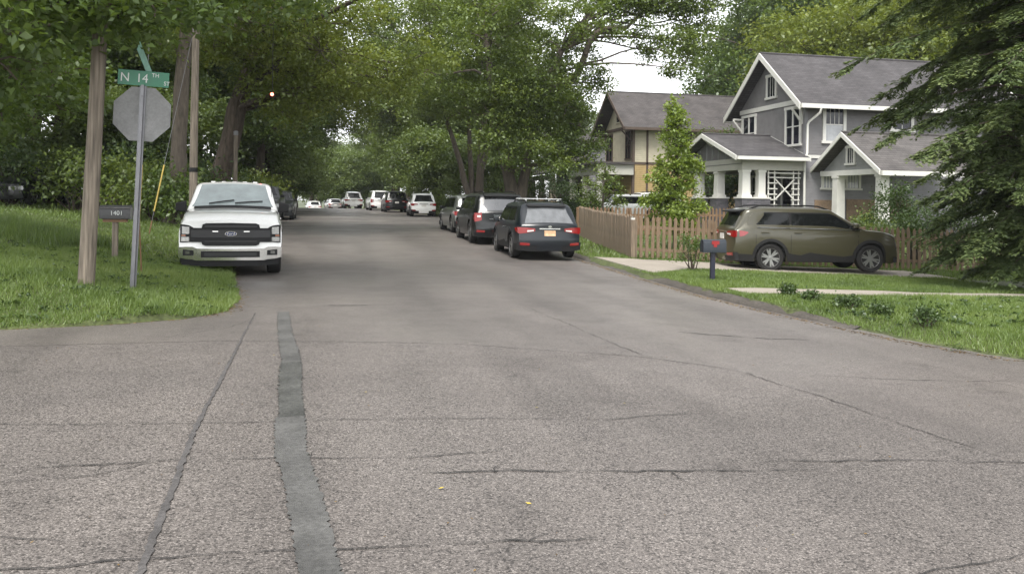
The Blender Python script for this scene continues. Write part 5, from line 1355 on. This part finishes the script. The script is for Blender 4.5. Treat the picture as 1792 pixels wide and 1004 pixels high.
# ---- smaller planting
for k, (px, d, r, h, lm, lb) in enumerate([
        (20, 33, 2.0, 2.4, L_DARK, 'dark bush left of the black vehicle'), (82, 36, 2.0, 3.0, L_MAPLE, 'green bush just right of the black vehicle'), (128, 33, 1.8, 2.4, L_MID, 'pale green bush left of the wood pole foot'), (185, 31, 1.7, 2.4, L_MID, 'leafy bush above the black mailbox'),
        (225, 33, 1.8, 2.8, L_DARK, 'dark bush behind the steel sign post'), (275, 30, 1.4, 2.1, L_MID, 'bush behind the yellow guy guards'), (303, 29.2, .9, 1.9, L_MAPLE, 'bush hiding the foot of the thick grey trunk'), (318, 33, 1.5, 2.5, L_DARK, 'dark bush between guy wire and white pickup'), (355, 36, 1.5, 2.3, L_MID, 'bush behind the roof of the white pickup'),
        (150, 38, 2.4, 3.6, L_DARK, 'tall dark thicket behind the wood pole'), (430, 44, 1.4, 2.3, L_MID, 'bush right of the leaning trunk'), (455, 50, 1.5, 2.5, L_YEL, 'yellow green bush beyond the white pickup'), (250, 38, 2.2, 3.6, L_DARK, 'tall dark thicket under the stop sign plate'),
        (60, 42, 2.6, 3.8, L_DARK, 'tall dark thicket behind the black vehicle'), (320, 42, 2.2, 3.6, L_DARK, 'tall dark thicket left of the leaning trunk'), (385, 41, 1.5, 2.5, L_DARK, 'dark bush at the foot of the leaning trunk'), (5, 40, 2.6, 3.8, L_DARK, 'tall dark thicket at the left frame edge'), (475, 62, 1.6, 2.5, L_DARK, 'far dark bush left of the crest')]):
    x, y = pd(px, d)
    bush('understorey_bush', lb, x, y, r, h, lm, .15, 34, 60, 101 + k, 'bushes behind the left lawn', rcl=.65)
for j, (px, d, r, h, lm, lb) in enumerate([
        (1255, 50, 2.2, 6.2, L_MAPLE, 'tall dark bush between the cream house and the grey porch'),
        (1292, 46.5, 1.6, 4.2, L_DARK, 'dark bush seen through the grey porch'),
        (1025, 47, 1.2, 1.6, L_MID, 'green hedge clump behind the fence below the tapered column'),
        (1003, 46, 1.0, 1.3, L_DARK, 'rounded dark shrub left of the hedge behind the fence'),
        (1376, 33.2, .75, 1.35, L_LIME, 'light green bush in front of the porch lattice'),
        (1512, 31.5, .38, 1.5, L_LIME, 'small conical evergreen under the side portico'),
        (1562, 30.0, .9, 3.0, L_DARK, 'ivy clad shrub against the right portico column'),
        (1600, 28.0, 1.2, 1.9, L_DARK, 'dark shrub behind the bonnet of the olive car'),
        (1530, 27.2, .9, 1.5, L_MID, 'grey green shrub over the fence behind the olive car'),
        (1670, 28.0, 1.4, 2.4, L_DARK, 'broad dark shrub under the conifer by the fence'),
        (975, 62, 2.0, 3.6, L_DARK, 'dark shrub hiding the near side of the brown roofed house'), (1000, 84, 2.6, 4.4, L_DARK, 'tall shrub seen through the porch of the brown roofed house'),
        (783, 62, 1.2, 1.4, L_MID, 'clipped hedge on the verge right of the white compact car'),
        (800, 64, 1.2, 1.3, L_MID, 'second hedge clump on the verge behind the grey car')]):
    x, y = pd(px, d); bush('garden_shrub', lb, x, y, r, h, lm, .10 if d < 35 else .14, 110 if 'porch' in lb else 44, 60, 200 + j, rcl=.34 if d < 35 else .5)
x, y = pd(1213, 20.6)
bush('rose_bush', 'loose leafy rose bush beside the navy mailbox', x, y, .40, 1.0, L_MAPLE, .055, 36, 26, 301, rcl=.13)
for j, (px, py, r, lb) in enumerate([(1382, 519, .16, 'smallest shrub of the lawn row nearest the garden path'), (1420, 529, .15, 'second small shrub in the lawn row counting from the path'), (1487, 544, .20, 'middle small shrub in the row on the right lawn'), (1545, 555, .17, 'fourth small shrub in the lawn row'), (1625, 575, .27, 'largest small shrub of the lawn row, nearest the kerb')]):
    zz = -.02; d = (1.6 - zz) * 1500 / (py - (352 + (px - 896) * .014)); x, y = pd(px, d)
    bush('lawn_shrub', lb, x, y, r * .85, r * 1.25, L_DARK, .045, 22, 30, 310 + j, 'row of small shrubs on the right lawn', rcl=.09)

# young lime tree and small tree behind the fence
x, y = pd(1182, 30.0)
lob = [(0.1 * math.sin(i * 2.2), 0.1 * math.cos(i * 2.2), 1.0 + i * .36, .95 - .062 * i + (.12 if i % 3 == 0 else 0), .95 - .062 * i, .42) for i in range(12)]
lob += [(.75, 0, 1.5, .45, .4, .3), (-.8, .1, 1.7, .42, .4, .3), (-.7, 0, 2.5, .4, .4, .28), (.65, 0, 2.9, .35, .4, .26)]
tree('young_tree', 'slender young tree with bright light green leaves behind the picket fence', (x, y), [[(0, 0, -.2, .07), (0, 0, 2, .055), (.02, 0, 4.9, .015)]], lob, L_LIME, .115, 190, 26, .20, 41, M_BARKG, flat=.8)
x, y = pd(1055, 39.0)
lob = [(0, 0, 2.2, .8, .8, .5), (.5, 0, 1.8, .7, .6, .4), (-.5, 0, 1.9, .7, .6, .45), (.1, 0, 2.8, .5, .5, .4), (-.6, 0, 1.3, .6, .6, .35), (.6, 0, 1.3, .5, .5, .3)]
tree('small_tree', 'small rounded green tree in the yard before the cream house', (x, y), [[(0, 0, -.2, .06), (0, 0, 1.2, .05), (.02, 0, 2.6, .015)]], lob, L_MID, .11, 90, 26, .22, 42, M_BARKG, flat=.8)

# ---- drooping conifer at right
def conifer(loc, H=17.0, R0=4.8, seed=51):
    rng = np.random.default_rng(seed)
    o = thing('conifer', 'dark drooping conifer filling the right edge in front of the grey house', 'tree', (loc[0], loc[1], gz(*loc)))
    mb = MB(); mb.tube([(0, 0, -.3), (0, 0, 3), (.05, .05, 9), (0, 0, H)], [.34, .27, .17, .03], 10, False)
    TP = []; z = .9; n = 10
    while z < H - .4:
        t = z / H; nb = 8 if z < 11 else 5
        for b in range(nb):
            a = rng.uniform(0, 2 * PI); L = (R0 * (1 - t) ** .60 * rng.uniform(.5, 1.1)) * (.55 if z < 2.2 else .66 if z < 3.6 else .85 if z < 4.6 else 1.18 if z < 9 else 1.05)
            rise = .20 + .2 * t; zz = z + rng.uniform(-.2, .2); s = np.linspace(0, 1, n + 1)
            side = rng.normal() * .12
            pts = np.stack([np.cos(a) * L * s - np.sin(a) * side * L * s * s, np.sin(a) * L * s + np.cos(a) * side * L * s * s, zz + L * (rise * s - .48 * s * s) + rng.normal(size=n + 1) * .02], -1)
            mb.tube([tuple(p) for p in pts], [.03 * (1 - i / n) + .005 for i in range(n + 1)], 4, False)
            m = int(16 + 26 * L / 3)
            u = rng.uniform(.12, 1, m) ** .8 * n; i0 = np.minimum(u.astype(int), n - 1); f = (u - i0)[:, None]
            P = pts[i0] * (1 - f) + pts[i0 + 1] * f
            ang = a + rng.choice([-1, 1], m) * rng.uniform(.25, 1.15, m)
            tl = (.30 + .60 * (1 - u / n)) * rng.uniform(.6, 1.25, m) * min(1.2, L / 2.6 + .3)
            D = unit(np.stack([np.cos(ang), np.sin(ang), rng.uniform(-.6, -.05, m)], -1))
            TP.append(np.concatenate([P, D, tl[:, None], (u / n)[:, None]], 1))
        z += .30 if z < 9 else .55
    T = np.concatenate(TP); K = 36
    k = np.repeat(np.arange(len(T)), K); m = len(k); s = rng.uniform(.02, 1, m); Tk = T[k]; D = Tk[:, 3:6]; tl = Tk[:, 6]
    c = Tk[:, :3] + D * (tl * s)[:, None]; c[:, 2] -= .24 * tl * s * s
    c += rng.normal(size=(m, 3)) * .018
    perp = unit(np.stack([-D[:, 1], D[:, 0], 0 * s], -1)); sg = rng.choice([-1, 1], m) * rng.uniform(.3, .9, m)
    ld = D * .75 + perp * sg[:, None]; ld[:, 2] += rng.uniform(-.40, .12, m); ld = unit(ld)
    ln = (.15 * rng.uniform(.7, 1.3, m) * (1.15 - .5 * s))[:, None]
    wv = unit(np.cross(ld, np.stack([rng.normal(size=m) * .4, rng.normal(size=m) * .4, np.ones(m)], -1))) * .021
    V = np.stack([c, c + ld * ln * .5 + wv, c + ld * ln, c + ld * ln * .5 - wv], 1).reshape(-1, 3)
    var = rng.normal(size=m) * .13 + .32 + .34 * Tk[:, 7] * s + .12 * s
    link('trunk', mb.mesh('trunk', 60, False), M_BARK, o)
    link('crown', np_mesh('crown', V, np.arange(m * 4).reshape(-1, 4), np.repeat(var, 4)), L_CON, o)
    print('conifer quads', m)
conifer((15.9, 16.6))

# ---- grass
def blades(name, lab, X, Y, zf, hgt, wid, seed, lean=.95, varb=0.0):
    rng = np.random.default_rng(seed); n = len(X)
    Z = zf(X, Y); a = rng.uniform(0, 2 * PI, n); h = hgt * rng.uniform(.45, 1.25, n); w = wid * rng.uniform(.7, 1.3, n)
    le = rng.uniform(.05, lean, n) * h; b = rng.uniform(0, 2 * PI, n)
    B = np.stack([X, Y, Z + .005], -1); wv = np.stack([np.cos(a), np.sin(a), 0 * a], -1) * (w / 2)[:, None]
    T = B + np.stack([np.cos(b) * le, np.sin(b) * le, h], -1)
    V = np.stack([B - wv, B + wv, T], 1).reshape(-1, 3)
    patch = vnoise(X, Y, .35, 7) * .20 + vnoise(X, Y, 1.3, 2) * .14
    var = np.repeat(.47 + patch + rng.normal(size=n) * .13 + varb, 3)
    me = np_mesh(name, V, np.arange(n * 3).reshape(-1, 3), var); me.materials.append(L_GRASS)
    o = link(name, me); tag(o, lab, 'grass', kind='stuff'); return o
rng = np.random.default_rng(77)
def scatter(n, x0, x1, y0, y1, keep):
    X = rng.uniform(x0, x1, n); Y = rng.uniform(y0, y1, n); k = keep(X, Y); return X[k], Y[k]
inl = lambda X, Y: (X < xl(Y) + .07 + .07 * vnoise(Y * 2.1, Y * .7, 1, 2) + .03 * vnoise(Y * 9, Y * 5, 1, 5)) & (Y > 10.98 + .07 * vnoise(X * 1.1, X * .4, 1, 4))
def near_h(X, Y): return .075 + .055 * np.clip(vnoise(X, Y, .5, 9) + .2, 0, 1.2)
X1, Y1 = scatter(150000, -9, -1.2, 10.9, 19, inl)
X2, Y2 = scatter(75000, -17, -1.4, 19, 34, inl)
X3, Y3 = scatter(26000, -26, -2, 30, 62, inl)
X4, Y4 = scatter(40000, -18, -9, 10.9, 20, inl)
Xs, Ys, Hs, Ws = [np.concatenate(q) for q in ([X1, X2, X3, X4], [Y1, Y2, Y3, Y4], [near_h(X1, Y1), near_h(X2, Y2) * .85, np.full(len(X3), .16), near_h(X4, Y4) * .9], [np.full(len(X1), .011), np.full(len(X2), .024), np.full(len(X3), .05), np.full(len(X4), .018)])]
blades('grass', 'rough unmown green grass on the bank at left', Xs, Ys, zleft, Hs, Ws, 1, varb=.10)
# broad leaved weeds among the grass
rw = np.random.default_rng(91); wx = rw.uniform(-8, -1.6, 260); wy = rw.uniform(11.1, 20, 260); kw = (wx < xl(wy) - .05)
wx, wy = wx[kw], wy[kw]; vx = rw.uniform(7.2, 14, 160); vy = rw.uniform(8.2, 13.6, 160)
wx, wy = np.concatenate([wx, vx]), np.concatenate([wy, vy])
WV, WF, wvar = leaf_cloud(rw, np.stack([wx, wy, zground(wx, wy) + .055], -1), rw.uniform(.06, .16, len(wx)), 14, .06, .35, 1.2)
wme = np_mesh('lawn_weeds', WV, WF, wvar); wme.materials.append(L_DARK); tag(link('lawn_weeds', wme), 'broad leaved weeds scattered through both lawns', 'weeds', kind='stuff')
# taller weedy band on the bank
u = rng.uniform(0, 1, 9000); e = rng.normal(size=9000) * .32
blades('tall_grass', 'taller dark grass ridge across the left bank', -4.9 - 4.2 * u + e, 19.2 + 6.4 * u + e * .8, zleft, np.full(9000, .33), np.full(9000, .02), 2, .6, -.18)
def inr(X, Y):
    k = X > xr(Y) - .0 + .07 * vnoise(Y * 2.1, Y * .7, 1, 2)
    for (a, b), (c_, d_) in zip(DR[:-1], DR[1:]):
        t = np.clip((X - a[0]) / (c_[0] - a[0]), 0, 1)
        k &= ~((X >= a[0] - .1) & (X <= c_[0] + .02) & (Y > a[1] + (c_[1] - a[1]) * t) & (Y < b[1] + (d_[1] - b[1]) * t))
    f = 13.95 + .05 * (X - 7)
    return k & ~((X > 7.2) & (X < 19.8) & (Y > f) & (Y < f + .95))
X1, Y1 = scatter(230000, 6.8, 15.5, 7.1, 19.9, inr)
X2, Y2 = scatter(30000, 7, 22, 19, 24.5, inr)
X3, Y3 = scatter(30000, 7, 24, 24, 46, inr)
X4, Y4 = scatter(14000, 5, 20, 44, 95, lambda X, Y: X > xr(Y) + .2)
Xs, Ys, Hs, Ws = [np.concatenate(q) for q in ([X1, X2, X3, X4], [Y1, Y2, Y3, Y4], [.05 + .03 * np.clip(vnoise(X1, Y1, .7, 4) + .3, 0, 1), np.full(len(X2), .08), np.full(len(X3), .12), np.full(len(X4), .14)], [np.full(len(X1), .0105), np.full(len(X2), .018), np.full(len(X3), .034), np.full(len(X4), .06)])]
blades('lawn_grass', 'short mown green grass on the right lawn', Xs, Ys, lambda X, Y: zright(X, Y) + .01, Hs, Ws, 3, varb=.04)

# ---- leaf litter along the edges and a few yellow leaves on the asphalt
def litter(name, lab, X, Y, Z, size, m, seed):
    rng = np.random.default_rng(seed); n = len(X); a = rng.uniform(0, 6.28, n); s = size * rng.uniform(.5, 1.4, n)
    c = np.stack([X, Y, Z], -1); d = np.stack([np.cos(a), np.sin(a), rng.normal(size=n) * .15], -1) * s[:, None]; w = np.stack([-np.sin(a), np.cos(a), rng.normal(size=n) * .2], -1) * s[:, None] * .55
    V = np.stack([c - d * .5, c + w * .5, c + d * .5, c - w * .5], 1).reshape(-1, 3)
    me = np_mesh(name, V, np.arange(n * 4).reshape(-1, 4), np.repeat(rng.uniform(0, 1, n), 4)); me.materials.append(m); return tag(link(name, me), lab, 'leaves', kind='stuff')
L_BROWN = leaf_mat('leaf_litter', (.05, .032, .015), (.14, .085, .035), (.26, .17, .06), trans=.1)
Ye = rng.uniform(11.1, 22, 1500); Xe = xl(Ye) + np.abs(rng.normal(size=1500)) * .10
Yr = rng.uniform(8, 26, 2600); Xr = xr(Yr) - .14 - np.abs(rng.normal(size=2600)) * .09
X_, Y_ = np.concatenate([Xe, Xr]), np.concatenate([Ye, Yr])
Xg = rng.uniform(-6, 7, 700); Yg = rng.uniform(2.6, 24, 700); kg = (Xg > xl(Yg) + .1) & (Xg < xr(Yg) - .2) | (Yg < 10.8)
litter('road_grit', 'scattered twigs and leaf crumbs on the asphalt', Xg[kg], Yg[kg], zroad(Xg[kg], Yg[kg]) + .008, .016, L_BROWN, 9)
litter('leaf_litter', 'brown leaf litter gathered along both edges of the asphalt', X_, Y_, zroad(X_, Y_) + .006, .035, L_BROWN, 4)
lx = np.array([.62, 2.25, 1.05, 1.6, 2.35, -.55, .9, 3.1, -1.4, .3, 2.7]); ly = np.array([4.75, 3.85, 4.45, 6.55, 6.62, 9.0, 11.5, 9.3, 10.2, 7.2, 12.5])
litter('fallen_leaves', 'few yellow fallen leaves scattered on the asphalt', lx, ly, zroad(lx, ly) + .010, .030, mat('yellow_leaf', (.50, .38, .05), .7), 6)


# ------------------------------------------------------------------ moist air
hz = MB(); hz.box(-1600, 1600, -1000, 1600, -6.5, 34)
ho = hz.build('haze', None); tag(ho, 'thin pale moist air over the street', kind='stuff')
hm = bpy.data.materials.new('haze'); hm.use_nodes = True; hn = hm.node_tree; hn.nodes.clear()
pv = hn.nodes.new('ShaderNodeVolumePrincipled'); pv.inputs['Color'].default_value = (.86, .90, .95, 1); pv.inputs['Density'].default_value = .00028
om = hn.nodes.new('ShaderNodeOutputMaterial'); hn.links.new(pv.outputs[0], om.inputs['Volume'])
ho.data.materials.append(hm)
